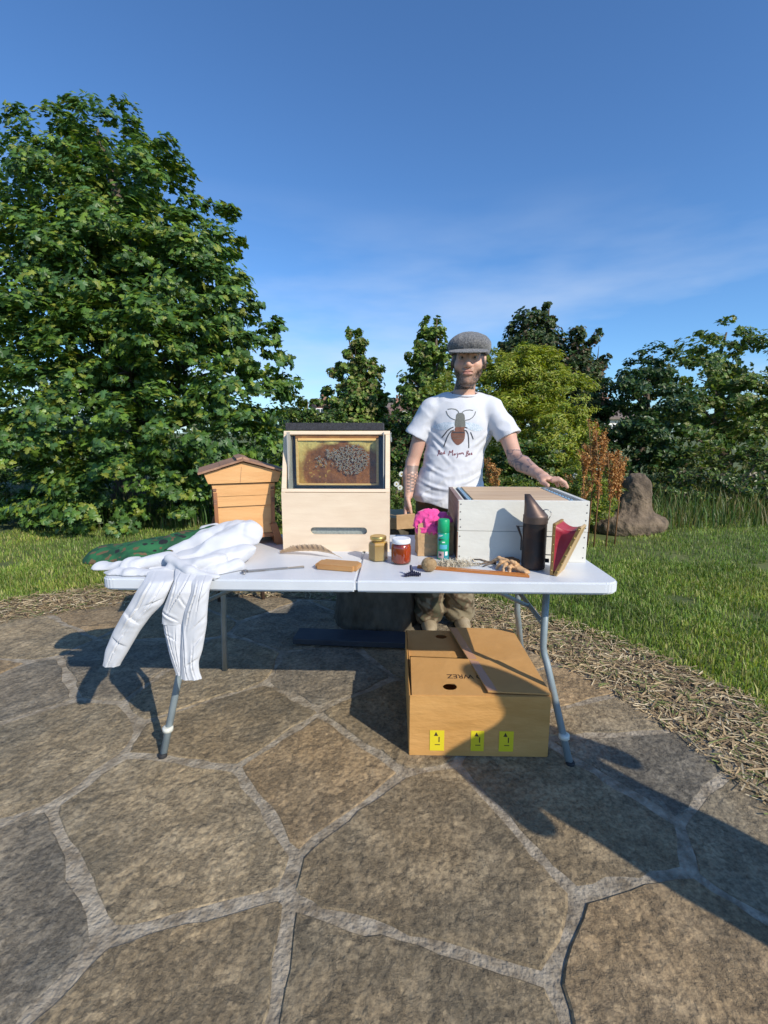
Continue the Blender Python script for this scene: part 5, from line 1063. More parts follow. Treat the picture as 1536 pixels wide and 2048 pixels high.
def c_body(V):
    q = hl(V); n = fbm(V * 22, 3); c = np.array((.62, .37, .26))[None] * (1 + .13 * n)[:, None]; c[:, 0] *= 1.02
    head = V[:, 2] > 1.5
    arm = (V[:, 2] < 1.27); c[arm] *= np.array((.92, .92, .95))
    fr = head & (q[:, 1] < -.02)
    red = np.clip(1 - ((np.abs(q[:, 0]) - .035) / .02) ** 2 - ((q[:, 2] + .02) / .02) ** 2, 0, 1) + np.clip(1 - (q[:, 0] / .014) ** 2 - ((q[:, 2] + .03) / .014) ** 2, 0, 1)
    k = (fr * np.clip(red, 0, 1) * .35)[:, None]; c = c * (1 - k) + np.array((.60, .24, .17)) * k
    b = (beard_mask(q) * head * np.clip(.66 + .30 * ridge(V * 200, 1), 0, .95) * np.clip(.36 + np.abs(q[:, 0]) * 17 + np.clip(-q[:, 2] - .105, 0, 1) * 25, 0, 1.15))[:, None]; c = c * (1 - b) + np.array((.022, .015, .012)) * b
    grey = (b[:, 0] > .3) * np.clip((q[:, 2] < -.085) & head, 0, 1) * np.clip(vnoise(V * 220), 0, 1) * .5; c = c * (1 - grey[:, None]) + .3 * grey[:, None]
    lip = (np.clip(1 - (q[:, 0] / .027) ** 2 - ((q[:, 2] + .063) / .0125) ** 2, 0, 1) ** .5 * (fr & (q[:, 1] < -.07)))[:, None] * .8; c = c * (1 - lip) + np.array((.42, .15, .12)) * lip
    sl = (np.clip(1 - (np.abs(q[:, 2] + .0615) / .0022) ** 2, 0, 1) * (np.abs(q[:, 0]) < .027) * fr)[:, None]; c = c * (1 - .75 * sl)
    eb = (np.clip(1 - ((np.abs(q[:, 0]) - .031) / .021) ** 4, 0, 1) * np.clip(1 - ((q[:, 2] - .0215 + .12 * np.abs(np.abs(q[:, 0]) - .028)) / .0048) ** 2, 0, 1) * fr)[:, None] * .85; c = c * (1 - eb) + np.array((.05, .03, .02)) * eb
    es = (np.clip(1 - ((np.abs(q[:, 0]) - .031) / .017) ** 2 - ((q[:, 2] - .001) / .0045) ** 2, 0, 1) * fr)[:, None] * .85; c = c * (1 - es) + np.array((.06, .035, .03)) * es  # eye socket shade painted into the skin colour
    hair = (head & (np.abs(q[:, 0]) > .055) & (q[:, 2] > -.022) & (q[:, 1] > -.048) & ((np.abs(q[:, 0]) < .0765) | (q[:, 1] > .03)))[:, None] * .92; c = c * (1 - hair) + np.array((.03, .022, .018)) * hair
    # tattoos
    ra = (V[:, 0] < .25) & (V[:, 2] < 1.06) & (V[:, 2] > .905); a = np.arctan2(V[:, 1] - 2.85, V[:, 0] - .157)
    hx1 = np.cos(V[:, 2] * 330) * np.cos(a * 7.0) ; dots = ((hx1 > .25) & (V[:, 2] < 1.025)); ink = ra & (V[:, 0] > .135) & (V[:, 1] < 2.87); t = np.where(dots, -.35, .95) * ink
    c = np.where((t > 0)[:, None], c * (1 - .72 * t[:, None]) + np.array((.07, .09, .10)) * .72 * t[:, None], c); c = np.where((t < 0)[:, None], c * 1.12, c)
    la = (V[:, 0] > .66) & (V[:, 2] > 1.055) & (V[:, 2] < 1.16) & (V[:, 1] < 2.69) & (V[:, 1] > 2.43); w_ = np.abs(vnoise(V * np.array((55, 30, 55)) + 4)) ; t = (la * np.clip(1.25 - w_ * 4.0, .3, 1.0))[:, None]; c = c * (1 - t * .9) + np.array((.09, .08, .10)) * t * .9
    return np.clip(c, 0, 1)
M_skin = mat('skin', (1, 1, 1), 0.48, attr='tint', sub=0.08, bump=0.12, bscale=260, scale=20, bdist=.003)
body = pw(sdf_obj('body', f_body, (.09, 2.20, .05), (.93, 3.02, 1.83), .0042, M_skin, color=c_body))
M_eye = mat('eye_white', (.30, .25, .22), .3); M_iris = mat('iris', (.05, .03, .02), .1)
for s in (-1, 1):
    e = hw_((s * .031, -.0765, .001)); mb = MB(); bmesh.ops.create_uvsphere(mb.bm, u_segments=16, v_segments=10, radius=.0125); 
    for f in mb.bm.faces: f.smooth = True
    eo = mb.build('eye', M_eye, pr, loc=e - Vector(pr.location)); mb = MB(); bmesh.ops.create_uvsphere(mb.bm, u_segments=12, v_segments=8, radius=.0062); mb.build('iris', M_iris, eo, loc=(-.001, -.0078, 0))

# t-shirt
def f_torso(p):
    d = ell(p, (.452, 2.865, 1.285), (.192, .120, .205)); d = smin(d, ell(p, (.420, 2.865, 1.06), (.178, .120, .25)), .05); d = smin(d, ell(p, (.392, 2.87, .88), (.208, .142, .22)), .05)
    d = smin(d, cap(p, (.300, 2.875, 1.395), (.612, 2.855, 1.395), .062, .062), .045); d = smin(d, cap(p, (.37, 2.88, 1.425), (.55, 2.875, 1.43), .05, .05), .05)
    s1 = cap(p, (.285, 2.87, 1.380), (.190, 2.872, 1.225), .067, .064); s1 = smax(s1, -(p - np.array((.183, 2.872, 1.243))) @ np.array((-.51 * -1, 0, .86)) , .004) if False else smax(s1, (p - np.array((.180, 2.872, 1.240))) @ np.array((-.50, 0, -.866)), .003)
    s2 = cap(p, (.632, 2.845, 1.380), (.722, 2.765, 1.225), .068, .066); s2 = smax(s2, (p - np.array((.728, 2.76, 1.243))) @ np.array((.42, -.30, -.857)), .003)
    return d, s1, s2
def f_shirt(p):
    d, s1, s2 = f_torso(p); d = smin(d, s1, .02); d = smin(d, s2, .02)
    low = np.clip((1.15 - p[:, 2]) * 3, 0, 1); n = ridge(np.stack([p[:, 0] * 5 + p[:, 2] * 6, p[:, 1] * 5, p[:, 2] * 10 - p[:, 0] * 7], 1), 2); n2 = ridge(np.stack([p[:, 0] * 26, p[:, 1] * 18, p[:, 2] * 9 + p[:, 0] * 6], 1) + 5, 2)
    side = np.clip((np.abs(p[:, 0] - .44) - .12) * 9, 0, 1)
    d = d - (.0105 * low + .0045 + .006 * side) * n - (.0008 + .0022 * low) * n2
    for (ax, az, bx, bz, am) in ((.26, 1.27, .38, 1.16, .0055), (.27, 1.23, .40, 1.06, .005), (.615, 1.27, .50, 1.17, .006), (.61, 1.23, .49, 1.09, .005), (.23, 1.08, .38, 1.00, .005), (.58, 1.02, .40, .955, .006), (.22, .97, .40, .925, .006), (.57, .95, .42, .885, .005), (.21, .90, .36, .875, .005)):
        ex, ez = bx - ax, bz - az; L2 = ex * ex + ez * ez; k_ = np.clip(((p[:, 0] - ax) * ex + (p[:, 2] - az) * ez) / L2, 0, 1); dist = np.hypot(p[:, 0] - ax - k_ * ex, p[:, 2] - az - k_ * ez + .012 * np.sin(k_ * 3.1)); d = d - am * np.exp(-(dist / .010) ** 2) * np.sin(np.pi * np.clip(k_ * .9 + .08, 0, 1)) + .6 * am * np.exp(-((dist - .018) / .012) ** 2) * np.sin(np.pi * np.clip(k_ * .9 + .08, 0, 1))
    cutz = .852 - .17 * (p[:, 0] - .17) + .006 * np.sin(p[:, 0] * 30); d = smax(d, cutz - p[:, 2], .003)
    inner = smin(smin(ell(p, (.392, 2.87, .86), (.185, .12, .12)), cap(p, (.21, 2.872, 1.27), (.15, 2.872, 1.17), .052, .050), .001), cap(p, (.720, 2.768, 1.235), (.75, 2.73, 1.17), .050, .052), .001)
    d = smax(d, -inner, .003)
    d = smax(d, -cap(p, (.480, 2.855, 1.63), (.466, 2.868, 1.468), .078, .079), .006)
    return d
M_cotton = mat('white_cotton', (0.60, 0.61, 0.65), 0.85, (0.65, 0.66, 0.70), scale=5, bump=0.12, bscale=420, bdist=.002, sheen=.2)
shirt = pw(sdf_obj('t_shirt', f_shirt, (.08, 2.66, .80), (.83, 3.06, 1.54), .0042, M_cotton))
# ribbed collar
mb = MB(); ring = [(.470 + .080 * math.cos(a), 2.862 + .076 * math.sin(a), 1.478 + .020 * math.sin(a)) for a in np.linspace(0, 2 * math.pi, 33)]; mb.tube(ring, .0065, n=8, caps=False); col_ = mb.build('collar', M_cotton, shirt)
# print on the chest
bvh = BVHTree.FromPolygons([tuple(v.co) for v in shirt.data.vertices], [tuple(p_.vertices) for p_ in shirt.data.polygons])
def onshirt(u, v, out=.0016):
    q = at(u, v, 2.74); h = bvh.ray_cast(Vector((q.x, 2.4, q.z)), Vector((0, 1, 0)))
    return (h[0] + Vector((0, -out, 0))) if h[0] is not None else None
def ribbon(name, paths, wpx, m, out=.0018):
    V = []; F = []
    for path in paths:
        P_ = []
        for a, b in zip(path[:-1], path[1:]):
            n = max(1, int(math.hypot(b[0] - a[0], b[1] - a[1]) / 1.0)); P_ += [(a[0] + (b[0] - a[0]) * t / n, a[1] + (b[1] - a[1]) * t / n) for t in range(n)]
        P_.append(path[-1]); base = None
        for i_, p in enumerate(P_):
            a, b = P_[max(0, i_ - 1)], P_[min(len(P_) - 1, i_ + 1)]; dx, dy = b[0] - a[0], b[1] - a[1]; l_ = math.hypot(dx, dy) + 1e-6; nx_, ny_ = -dy / l_ * wpx / 2, dx / l_ * wpx / 2
            A, B_ = onshirt(p[0] + nx_, p[1] + ny_, out), onshirt(p[0] - nx_, p[1] - ny_, out)
            if A is None or B_ is None: base = None; continue
            V += [tuple(A), tuple(B_)]
            if base is not None: F.append((base, base + 1, len(V) - 1, len(V) - 2))
            base = len(V) - 2
    return mesh_np(name, V, [np.array(F)], m, shirt)
def rows(name, rws, m, out=.0015, n=10):
    V = []; F = []; R_ = []
    for (v0, a0, b0), (v1, a1, b1) in zip(rws[:-1], rws[1:]):
        k = max(1, int(v1 - v0)); R_ += [(v0 + (v1 - v0) * t / k, a0 + (a1 - a0) * t / k, b0 + (b1 - b0) * t / k) for t in range(k)]
    R_.append(rws[-1])
    for v, a, b in R_:
        for t in range(n + 1): q = onshirt(a + (b - a) * t / n, v, out); V.append(tuple(q) if q is not None else (V[-1] if V else (0, 0, 0)))
    F = [(i_ * (n + 1) + t, i_ * (n + 1) + t + 1, (i_ + 1) * (n + 1) + t + 1, (i_ + 1) * (n + 1) + t) for i_ in range(len(R_) - 1) for t in range(n)]
    return mesh_np(name, V, [np.array(F)], m, shirt)
Z = lambda x, y: (780 + x * .1693, 640 + y * .1693)
def zr(rs_): return [(640 + y * .1693, 780 + a * .1693, 780 + b * .1693) for y, a, b in rs_]
M_pgrey = mat('print_grey', (0.10, 0.11, 0.10), .8, (.19, .19, .17), scale=300); M_pbrown = mat('print_brown', (0.24, 0.10, 0.065), .8, (.15, .07, .05), scale=300); M_pdark = mat('print_dark', (0.05, 0.05, 0.06), .8); M_pwing = mat('print_wing', (0.42, 0.52, 0.60), .85, (.66, .71, .78), scale=160, ramp=(.4, .6)); M_ptext = mat('print_red', (0.20, 0.045, 0.06), .8)
rows('print_wing', zr([(1205, 880, 895), (1215, 885, 990), (1235, 890, 1045), (1260, 900, 1090), (1285, 925, 1112), (1300, 960, 1095), (1312, 1000, 1060)]), M_pwing, .0012)
rows('print_wing', zr([(1208, 640, 760), (1225, 580, 765), (1245, 530, 765), (1262, 500, 745), (1280, 540, 710), (1300, 590, 660)]), M_pwing, .0012)
rows('print_thorax', zr([(1095, 815, 855), (1105, 795, 872), (1125, 783, 884), (1160, 780, 888), (1185, 775, 885), (1200, 768, 892), (1240, 765, 893), (1270, 775, 885)]), M_pgrey)
rows('print_waist', zr([(1265, 775, 885), (1290, 765, 880), (1312, 770, 870)]), M_pbrown, .0017)
rows('print_abdomen', zr([(1310, 738, 882), (1330, 726, 888), (1360, 722, 888), (1400, 730, 884), (1435, 750, 868), (1460, 772, 842), (1478, 795, 812)]), M_pbrown)
rows('print_band', zr([(1322, 740, 880), (1336, 742, 878)]), M_pdark, .0020); rows('print_band', zr([(1368, 735, 878), (1373, 735, 878)]), M_pgrey, .0020); rows('print_band', zr([(1395, 740, 875), (1400, 740, 875)]), M_pgrey, .0020)
ribbon('print_antenna', [[Z(*q) for q in ((852, 1100), (870, 1078), (905, 1064), (950, 1060), (990, 1066))], [Z(*q) for q in ((1020, 1078), (1008, 1115), (980, 1150), (940, 1175), (888, 1185))], [Z(*q) for q in ((818, 1100), (808, 1072), (780, 1052), (740, 1045), (690, 1050))], [Z(*q) for q in ((672, 1070), (688, 1118), (712, 1148), (742, 1168), (778, 1182))]], 1.5, M_pgrey)['kind'] = 'stuff'
ribbon('print_legs', [[Z(*q) for q in ((752, 1265), (715, 1280), (680, 1310), (655, 1345), (620, 1390))], [Z(*q) for q in ((758, 1298), (725, 1312), (700, 1345), (680, 1385), (665, 1430), (640, 1498))], [Z(*q) for q in ((870, 1298), (905, 1310), (925, 1345), (932, 1400), (935, 1450), (936, 1512))], [Z(*q) for q in ((955, 1325), (970, 1360), (990, 1410))], [Z(*q) for q in ((885, 1266), (915, 1278))]], 2.0, M_pdark)['kind'] = 'stuff'
T = lambda x, y: (860 + x / 15.36, 890 + y / 15.36)
letters = [[(290, 170), (285, 260), (245, 340)], [(270, 180), (310, 165), (325, 205), (290, 240), (330, 300)], [(345, 260), (375, 250), (365, 225), (345, 250), (355, 290), (385, 280)], [(430, 235), (405, 250), (410, 285), (440, 270), (462, 180), (455, 250), (475, 285)],
           [(575, 325), (600, 250), (615, 180)], [(615, 180), (655, 240), (710, 150)], [(710, 150), (700, 250), (705, 325)], [(775, 265), (745, 275), (745, 315), (775, 300), (782, 255), (785, 310)], [(850, 240), (830, 265), (860, 300), (850, 360), (820, 400)], [(900, 250), (885, 280), (910, 285), (925, 262), (900, 250)], [(945, 290), (950, 245), (980, 240), (990, 280)], [(990, 280), (1000, 235), (1030, 245), (1050, 300)],
           [(1150, 190), (1140, 270), (1130, 340)], [(1140, 190), (1195, 180), (1195, 220), (1150, 250), (1190, 270), (1180, 330), (1120, 350), (1090, 335)], [(1215, 290), (1240, 275), (1230, 250), (1212, 270), (1220, 305), (1250, 300)], [(1280, 290), (1310, 270), (1300, 240), (1278, 262), (1282, 305), (1325, 290)]]
ribbon('lettering', [[T(*q) for q in l_] for l_ in letters], 1.25, M_ptext, .0020)['kind'] = 'stuff'

# cap
def f_cap(p):
    q = hl(p); d = ell(q, (0, .012, .068), (.106, .122, .058)); d = smin(d, ell(q, (0, .02, .045), (.098, .112, .045)), .02); d = smin(d, ell(q, (0, -.055, .060), (.095, .062, .036)), .02)
    d = d - .0030 * ridge(q * np.array((34, 10, 12)), 2); d = smax(d, .030 - q[:, 2] + .25 * q[:, 1] * 0 - .10 * np.clip(np.abs(q[:, 0]) - .05, 0, 1), .004)
    d = smax(d, -ell(q, (0, .016, .015), (.086, .100, .045)), .003); return d * HS
def f_brim(p):
    q = hl(p); y0 = q[:, 1] + .082; z0 = q[:, 2] - .034 + .10 * q[:, 0] ** 2 * 18 * .35 - .30 * (q[:, 1] + .09)
    d = ell(np.stack([q[:, 0], y0, z0], 1), (0, -.008, 0), (.098, .070, .0085)); return d * HS
M_tweed = mat('grey_tweed', (0.07, 0.07, 0.075), 0.95, (0.25, 0.24, 0.23), scale=130, detail=4, bump=0.6, bscale=420, sheen=.3, col3=(.145, .14, .14))
cp_ = pw(sdf_obj('flat_cap', f_cap, (.34, 2.62, 1.66), (.64, 2.99, 1.85), .0035, M_tweed)); br_ = sdf_obj('brim', f_brim, (.34, 2.58, 1.62), (.64, 2.86, 1.80), .003, M_tweed); br_.parent = cp_

# trousers and boots
camo_b = mat('camouflage_trousers', (0.07, 0.065, 0.035), 0.9, (0.23, 0.19, 0.12), scale=11, detail=2, ramp=(.42, .56), col3=(.10, .062, .035), bump=.2, bscale=200)
def f_tr(p):
    d = ell(p, (.388, 2.885, .88), (.180, .125, .15)); 
    d = smin(d, chain(p, [((.305, 2.885, .82), .108), ((.293, 2.87, .46), .086), ((.290, 2.90, .10), .084)], .02), .03); d = smin(d, chain(p, [((.465, 2.885, .82), .108), ((.478, 2.89, .46), .086), ((.488, 2.93, .10), .082)], .02), .03)
    z = p[:, 2]; fold = np.clip((.42 - z) * 4, 0.15, 1); d = d - .020 * fold * ridge(np.stack([p[:, 0] * 6, p[:, 1] * 6, z * 15 + p[:, 0] * 8], 1), 2)
    return smax(smax(d, .055 - z, .004), z - .935, .004)
pw(sdf_obj('trousers', f_tr, (.12, 2.68, .03), (.68, 3.08, .97), .008, camo_b))
mb = MB(); mb.tube([(.388 + .183 * math.cos(a), 2.885 + .128 * math.sin(a), .905) for a in np.linspace(0, 2 * math.pi, 33)], .014, n=6, caps=False); pw(mb.build('belt', mat('brown_belt', (.06, .03, .02), .5)))
M_boot = mat('tan_boot', (0.26, 0.20, 0.12), 0.8, (0.36, 0.29, 0.19), scale=20, bump=.3)
for x, y in ((.285, 2.90), (.500, 2.93)):
    f = lambda p, x=x, y=y: smax(smin(smin(cap(p, (x, y + .02, .20), (x, y + .03, .07), .052, .05), ell(p, (x, y - .06, .052), (.050, .115, .048)), .03), ell(p, (x, y + .06, .04), (.042, .05, .04)), .02), .030 - p[:, 2], .004)
    b = pw(sdf_obj('boot', f, (x - .09, y - .22, .02), (x + .09, y + .15, .27), .008, M_boot)); mb = MB(); mb.prism([(x - .048 + (0), y - .17), (x + .048, y - .17), (x + .053, y - .03), (x + .042, y + .115), (x - .042, y + .115), (x - .053, y - .03)], 'z', .012 + .008, .034, bev=.003); s_o = mb.build('sole', M_rubber, b)
# parcel in the right hand
pp = at(811, 1043, 2.735); o = MB().box((0, 0, 0), (.112, .014, .088), bev=.002).build('kraft_parcel', M_kraft, None, loc=pp, rot=(R(8), R(-3), R(12))); tag(o, 'flat tan kraft parcel held low in the right hand of the man', 'parcel')
# ---------------- white bee suit and camouflage jacket on the left end of the table
M_suit = mat('white_suit_cloth', (0.54, 0.55, 0.58), 0.85, (0.60, 0.61, 0.64), scale=6, bump=0.15, bscale=300, bdist=.003, sheen=.2)
a3 = lambda u, v, Y: tuple(at(u, v, Y))
def f_suit(p):
    wv = vnoise(p * np.array((5, 5, 4)) + 3); s_ = p[:, 0] * .88 + p[:, 1] * .47; n_ = -p[:, 0] * .47 + p[:, 1] * .88
    al = ridge(np.stack([s_ * 3.2 + .5 * wv, n_ * 13 + .8 * wv, p[:, 2] * 13], 1), 1); lo = vnoise(np.stack([s_ * 13 + wv, n_ * 6, p[:, 2] * 9], 1)); fi = ridge(np.stack([s_ * 9 + wv, n_ * 27, p[:, 2] * 24 + 2 * wv], 1) + 4, 1)
    dg_ = ridge(np.stack([s_ * 15 + n_ * 9 + wv, n_ * 12 - s_ * 5, p[:, 2] * 13], 1) + 21, 1); wr = .009 * al + .005 * lo + .0032 * fi + .0035 * dg_ - .0048 * ridge(np.stack([s_ * 7 + .8 * wv, n_ * 19 + 1.2 * wv, p[:, 2] * 15], 1) + 33, 1) - .0034 * ridge(np.stack([s_ * 19 - n_ * 12, n_ * 15 + wv, p[:, 2] * 10], 1) + 50, 1); S1 = (1, 1, 1.15)
    layers = [[(a3(494, 1066, 1.89), .060), (a3(440, 1096, 1.83), .054), (a3(375, 1126, 1.77), .042), (a3(310, 1146, 1.72), .032)],
              [(a3(478, 1060, 1.93), .050), (a3(410, 1084, 1.88), .044), (a3(350, 1108, 1.84), .032)],
              [(a3(496, 1104, 1.82), .036), (a3(452, 1120, 1.77), .036), (a3(395, 1130, 1.74), .032)],
              [(a3(478, 1132, 1.72), .022), (a3(425, 1146, 1.67), .027), (a3(370, 1152, 1.65), .026)],
              [(a3(437, 1122, 1.71), .024), (a3(395, 1130, 1.67), .026), (a3(345, 1136, 1.67), .022)],
              [(a3(335, 1122, 1.74), .030), (a3(270, 1132, 1.71), .032), (a3(205, 1138, 1.73), .030)],
              [(a3(330, 1146, 1.66), .026), (a3(260, 1152, 1.66), .030), (a3(215, 1150, 1.68), .026)],
              [(a3(340, 1118, 1.69), .018), (a3(380, 1142, 1.625), .016), (a3(432, 1156, 1.612), .010)]]
    d = None
    for k, l_ in enumerate(layers):
        e = chain(p, l_, .02, S1) - wr * (1 if k < 7 else .4) + (.002 * vnoise(p * 17 + k)); d = e if d is None else smin(d, e, .0035)
    d = smin(d, cap(p, a3(432, 1054, 2.02), a3(408, 1060, 2.02), .018, .02), .005)
    yf = 1.586 - .0297 * (p[:, 0] + .087)
    return smax(d, -np.maximum(p[:, 2] - (TT + .0015), yf - p[:, 1]), .0015)
so = sdf_obj('bee_suit', f_suit, (-1.12, 1.49, .33), (-.42, 2.08, .98), .0042, M_suit)
def hanging(rowsv, Ys, depth, seed, creases, name='trouser_leg'):
    """a flattened cloth tube hanging over the table edge: rows of (v, left u, right u)"""
    r = np.random.default_rng(seed); nt_r, na = 150, 110; vs = np.array([q[0] for q in rowsv], float); tt = (vs - vs[0]) / (vs[-1] - vs[0]); T_ = np.linspace(0, 1, nt_r)
    def sm(y): 
        yi = np.interp(T_, tt, y); k = np.hanning(15); k /= k.sum(); return np.convolve(np.pad(yi, 7, mode='edge'), k, 'valid')
    v = np.interp(T_, tt, vs); uL = sm([q[1] for q in rowsv]); uR = sm([q[2] for q in rowsv]); Yc = sm(Ys)
    P = np.array([[*at((l_ + r_) / 2, v_, y_)] for l_, r_, v_, y_ in zip(uL, uR, v, Yc)]); hwid = (uR - uL) / 2 * (Yc * .986 + .06) / FPX
    th = np.linspace(0, 2 * np.pi, na + 1)[:-1]; S_, TH = np.meshgrid(T_, th, indexing='ij'); cx = np.sign(np.cos(TH)) * np.abs(np.cos(TH)) ** .85; sy = np.sin(TH)
    D = depth * (np.interp(S_, [0, .1, .5, 1], [.9, 1, .9, .75])); X = P[:, 0:1] + hwid[:, None] * cx; Y = P[:, 1:2] + D * sy; Z = P[:, 2:3] + 0 * TH
    front = np.clip(-sy * 1.6, 0, 1); sx = cx  # sx: -1 left .. 1 right on the front
    off = np.zeros_like(X); q3 = np.stack([X.ravel(), Y.ravel(), Z.ravel()], 1)
    off += .0035 * vnoise(q3 * np.array((14, 9, 7)) + seed).reshape(X.shape)
    for (x0, t0, x1, t1, amp, sg) in creases:
        dx, dt = x1 - x0, (t1 - t0) * 3.2; L2 = dx * dx + dt * dt; px, pt = sx - x0 + .10 * vnoise(q3 * 9 + amp * 900).reshape(X.shape), (S_ - t0) * 3.2; k = np.clip((px * dx + pt * dt) / L2, 0, 1)
        dd = ((px * dt - pt * dx) / math.sqrt(L2)); al = np.hypot(px - k * dx, pt - k * dt); fade = np.sin(np.pi * np.clip(k * .9 + .05, 0, 1)) ** .6
        prof = np.where(dd * sg > 0, -np.exp(-np.abs(dd) / .11) + .55 * np.exp(-((np.abs(dd) - .16) / .10) ** 2), .75 * np.exp(-((np.abs(dd) - .05) / .12) ** 2)); end = np.exp(-np.clip(al - np.abs(dd), 0, 9) / .12)
        off += .8 * amp * prof * fade * end
    wk = ridge(np.stack([X.ravel() * 16 + Z.ravel() * 16, Y.ravel() * 3, Z.ravel() * 34 - X.ravel() * 11], 1) + seed, 1).reshape(X.shape) * np.clip(vnoise(q3 * 8 + 40).reshape(X.shape) * 2.2 + .1, 0, 1); off += .0014 * wk
    cuff = np.clip((S_ - .95) / .05, 0, 1); off += cuff * .0012 * np.sin(TH * 7 + seed) 
    Y = Y - off * front * 1.25; X = X + off * cx * .35; yf = 1.584 - .0297 * (X + .087); Y = np.where(Z < TT + .002, np.minimum(Y, yf), Y)
    V = np.stack([X, Y, Z], -1).reshape(-1, 3); i, j = np.meshgrid(np.arange(nt_r - 1), np.arange(na), indexing='ij'); j2 = (j + 1) % na
    F = np.stack([i * na + j, i * na + j2, (i + 1) * na + j2, (i + 1) * na + j], -1).reshape(-1, 4); return mesh_np(name, V, [F], M_suit, so, smooth=True)
hanging([(1136, 384, 430), (1150, 382, 428), (1160, 384, 424), (1182, 384, 418), (1221, 369, 415), (1250, 363, 414), (1299, 360, 406), (1325, 361, 398), (1345, 361, 400), (1357, 360, 406)],
        [1.66, 1.615, 1.578, 1.560, 1.552, 1.550, 1.548, 1.548, 1.548, 1.548], .021, 3, [(-.1, .05, -.5, .50, .007, 1), (.5, .02, .25, .38, .006, -1), (.95, .42, .1, .52, .0035, 1), (-.8, .50, -.2, .98, .006, -1), (.9, .60, .2, .70, .0035, -1), (.2, .72, .5, .99, .006, 1), (-.1, .86, .9, .80, .004, -1), (.9, .20, .3, .28, .003, 1)])
hanging([(1134, 352, 396), (1148, 350, 394), (1160, 349, 392), (1182, 340, 388), (1221, 324, 378), (1247, 323, 370)],
        [1.66, 1.612, 1.580, 1.562, 1.560, 1.562], .022, 5, [(.6, .05, -.3, .75, .008, -1), (-.6, .15, -.5, .7, .005, 1), (-.9, .80, .4, .93, .006, 1), (.1, .5, .8, .7, .004, 1), (-.2, .05, -.7, .3, .005, -1)])
hanging([(1238, 325, 372), (1262, 327, 372), (1286, 333, 370), (1325, 345, 372), (1347, 353, 374)],
        [1.570, 1.568, 1.566, 1.566, 1.566], .018, 7, [(-.6, .1, -.1, .95, .005, 1), (.3, .15, .2, .9, .005, -1), (-.9, .25, .1, .35, .003, 1)])
hanging([(1136, 298, 352), (1150, 294, 350), (1160, 288, 348), (1182, 272, 338), (1208, 258, 326), (1232, 243, 302), (1262, 226, 280), (1300, 210, 258), (1330, 206, 240)],
        [1.67, 1.62, 1.580, 1.562, 1.560, 1.560, 1.560, 1.562, 1.564], .022, 9, [(-.3, .05, -.3, .6, .008, 1), (.5, .10, .4, .55, .006, -1), (-.9, .45, .5, .55, .005, 1), (.1, .6, -.2, .97, .006, -1), (.9, .3, .2, .36, .004, 1), (-.7, .7, .6, .78, .004, -1)], name='sleeve')
tag(so, 'rumpled white beekeeping suit piled on the table with its legs hanging over the front edge', 'bee suit')
M_camo = mat('green_camouflage', (0.010, 0.065, 0.025), 0.8, (0.02, 0.13, 0.045), scale=14, detail=2, ramp=(.4, .55), bump=.2, bscale=200)
# second tone: sparse brown and black patches
nt_ = M_camo.node_tree; bsd = nt_.nodes['Principled BSDF']; old = bsd.inputs['Base Color'].links[0].from_socket
nz = nt_.nodes.new('ShaderNodeTexNoise'); nz.inputs['Scale'].default_value = 24; nz.inputs['Detail'].default_value = 1.5; rp = nt_.nodes.new('ShaderNodeValToRGB'); rp.color_ramp.interpolation = 'CONSTANT'
rp.color_ramp.elements[0].color = (.012, .014, .014, 1); rp.color_ramp.elements[1].color = (0, 0, 0, 0); rp.color_ramp.elements[1].position = .37; e = rp.color_ramp.elements.new(.60); e.color = (.13, .085, .04, 1); e2 = rp.color_ramp.elements.new(.68); e2.color = (.05, .055, .06, 1)
mmx = nt_.nodes.new('ShaderNodeMix'); mmx.data_type = 'RGBA'; nt_.links.new(nz.outputs[0], rp.inputs[0]); nt_.links.new(rp.outputs[1], mmx.inputs[0]); nt_.links.new(old, mmx.inputs[6]); nt_.links.new(rp.outputs[0], mmx.inputs[7]); nt_.links.new(mmx.outputs[2], bsd.inputs['Base Color'])
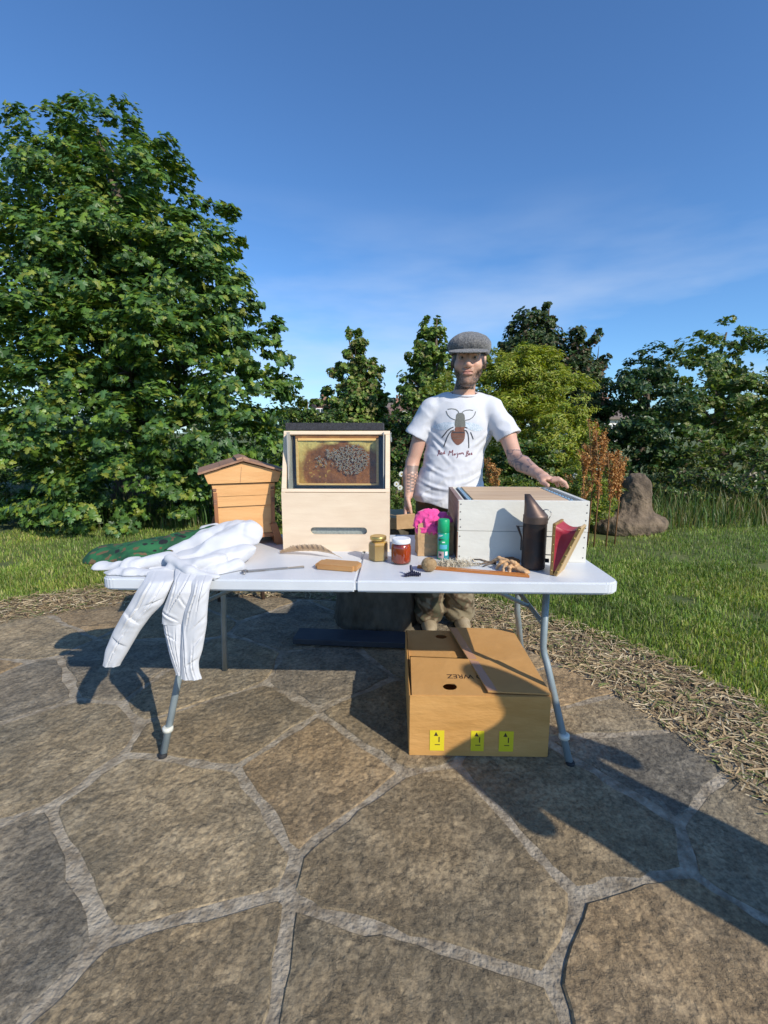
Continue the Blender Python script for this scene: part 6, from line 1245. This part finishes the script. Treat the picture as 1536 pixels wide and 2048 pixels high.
tcn = [n for n in nt_.nodes if n.type == 'TEX_COORD'][0]; nt_.links.new(tcn.outputs['Object'], nz.inputs['Vector'])
def f_cam(p):
    wv = vnoise(p * 6); d = chain(p, [(a3(456, 1060, 2.02), .016), (a3(428, 1068, 1.99), .034), (a3(365, 1088, 1.95), .050), (a3(300, 1103, 1.90), .052), (a3(215, 1112, 1.90), .048)], .03, (.85, .45, 1.30))
    s_ = p[:, 0] * .95 + p[:, 1] * .3; n_ = -p[:, 0] * .3 + p[:, 1] * .95
    return smax(d - .010 * ridge(np.stack([s_ * 4 + wv, n_ * 15, p[:, 2] * 15], 1), 2) - .004 * vnoise(np.stack([s_ * 15, n_ * 9, p[:, 2] * 9], 1)), TT + .002 - p[:, 2], .003)
cj = sdf_obj('camouflage_jacket', f_cam, (-1.22, 1.68, .74), (-.58, 2.20, .94), .005, M_camo)
tag(cj, 'folded green camouflage jacket lying behind the white bee suit', 'jacket')
# ---------------- unseen onlooker, added to cast the shadow on the cardboard box
ob = empty('person', (1.80, .30, 0), 0, label='unseen onlooker added to cast the shadow on the cardboard box', cat='person')
def f_on(p):
    d = ell(p, (0, 0, 1.60), (.085, .10, .12)); d = smin(d, cap(p, (0, 0, 1.52), (0, 0, 1.40), .06, .07), .03); d = smin(d, cap(p, (-.14, 0, 1.34), (.14, 0, 1.34), .075, .075), .05)
    d = smin(d, ell(p, (0, 0, 1.12), (.19, .13, .32)), .06); d = smin(d, ell(p, (0, 0, .90), (.19, .14, .18)), .05)
    for s in (-1, 1): d = smin(d, chain(p, [((s * .09, 0, .85), .10), ((s * .10, .0, .48), .07), ((s * .11, .02, .06), .05), ((s * .12, .12, .035), .035)], .03), .03); d = smin(d, chain(p, [((s * .20, 0, 1.34), .055), ((s * .26, .06, 1.08), .045), ((s * .14, .26, 1.16), .035), ((s * .08, .32, 1.20), .03)], .02), .03)
    return d
V, F = nets(f_on, (-.4, -.25, 0), (.4, .42, 1.76), .014); mesh_np('body', V, F, mat('dark_clothing', (.06, .07, .10), .9), ob, smooth=True); ob.rotation_euler = (0, 0, R(35))
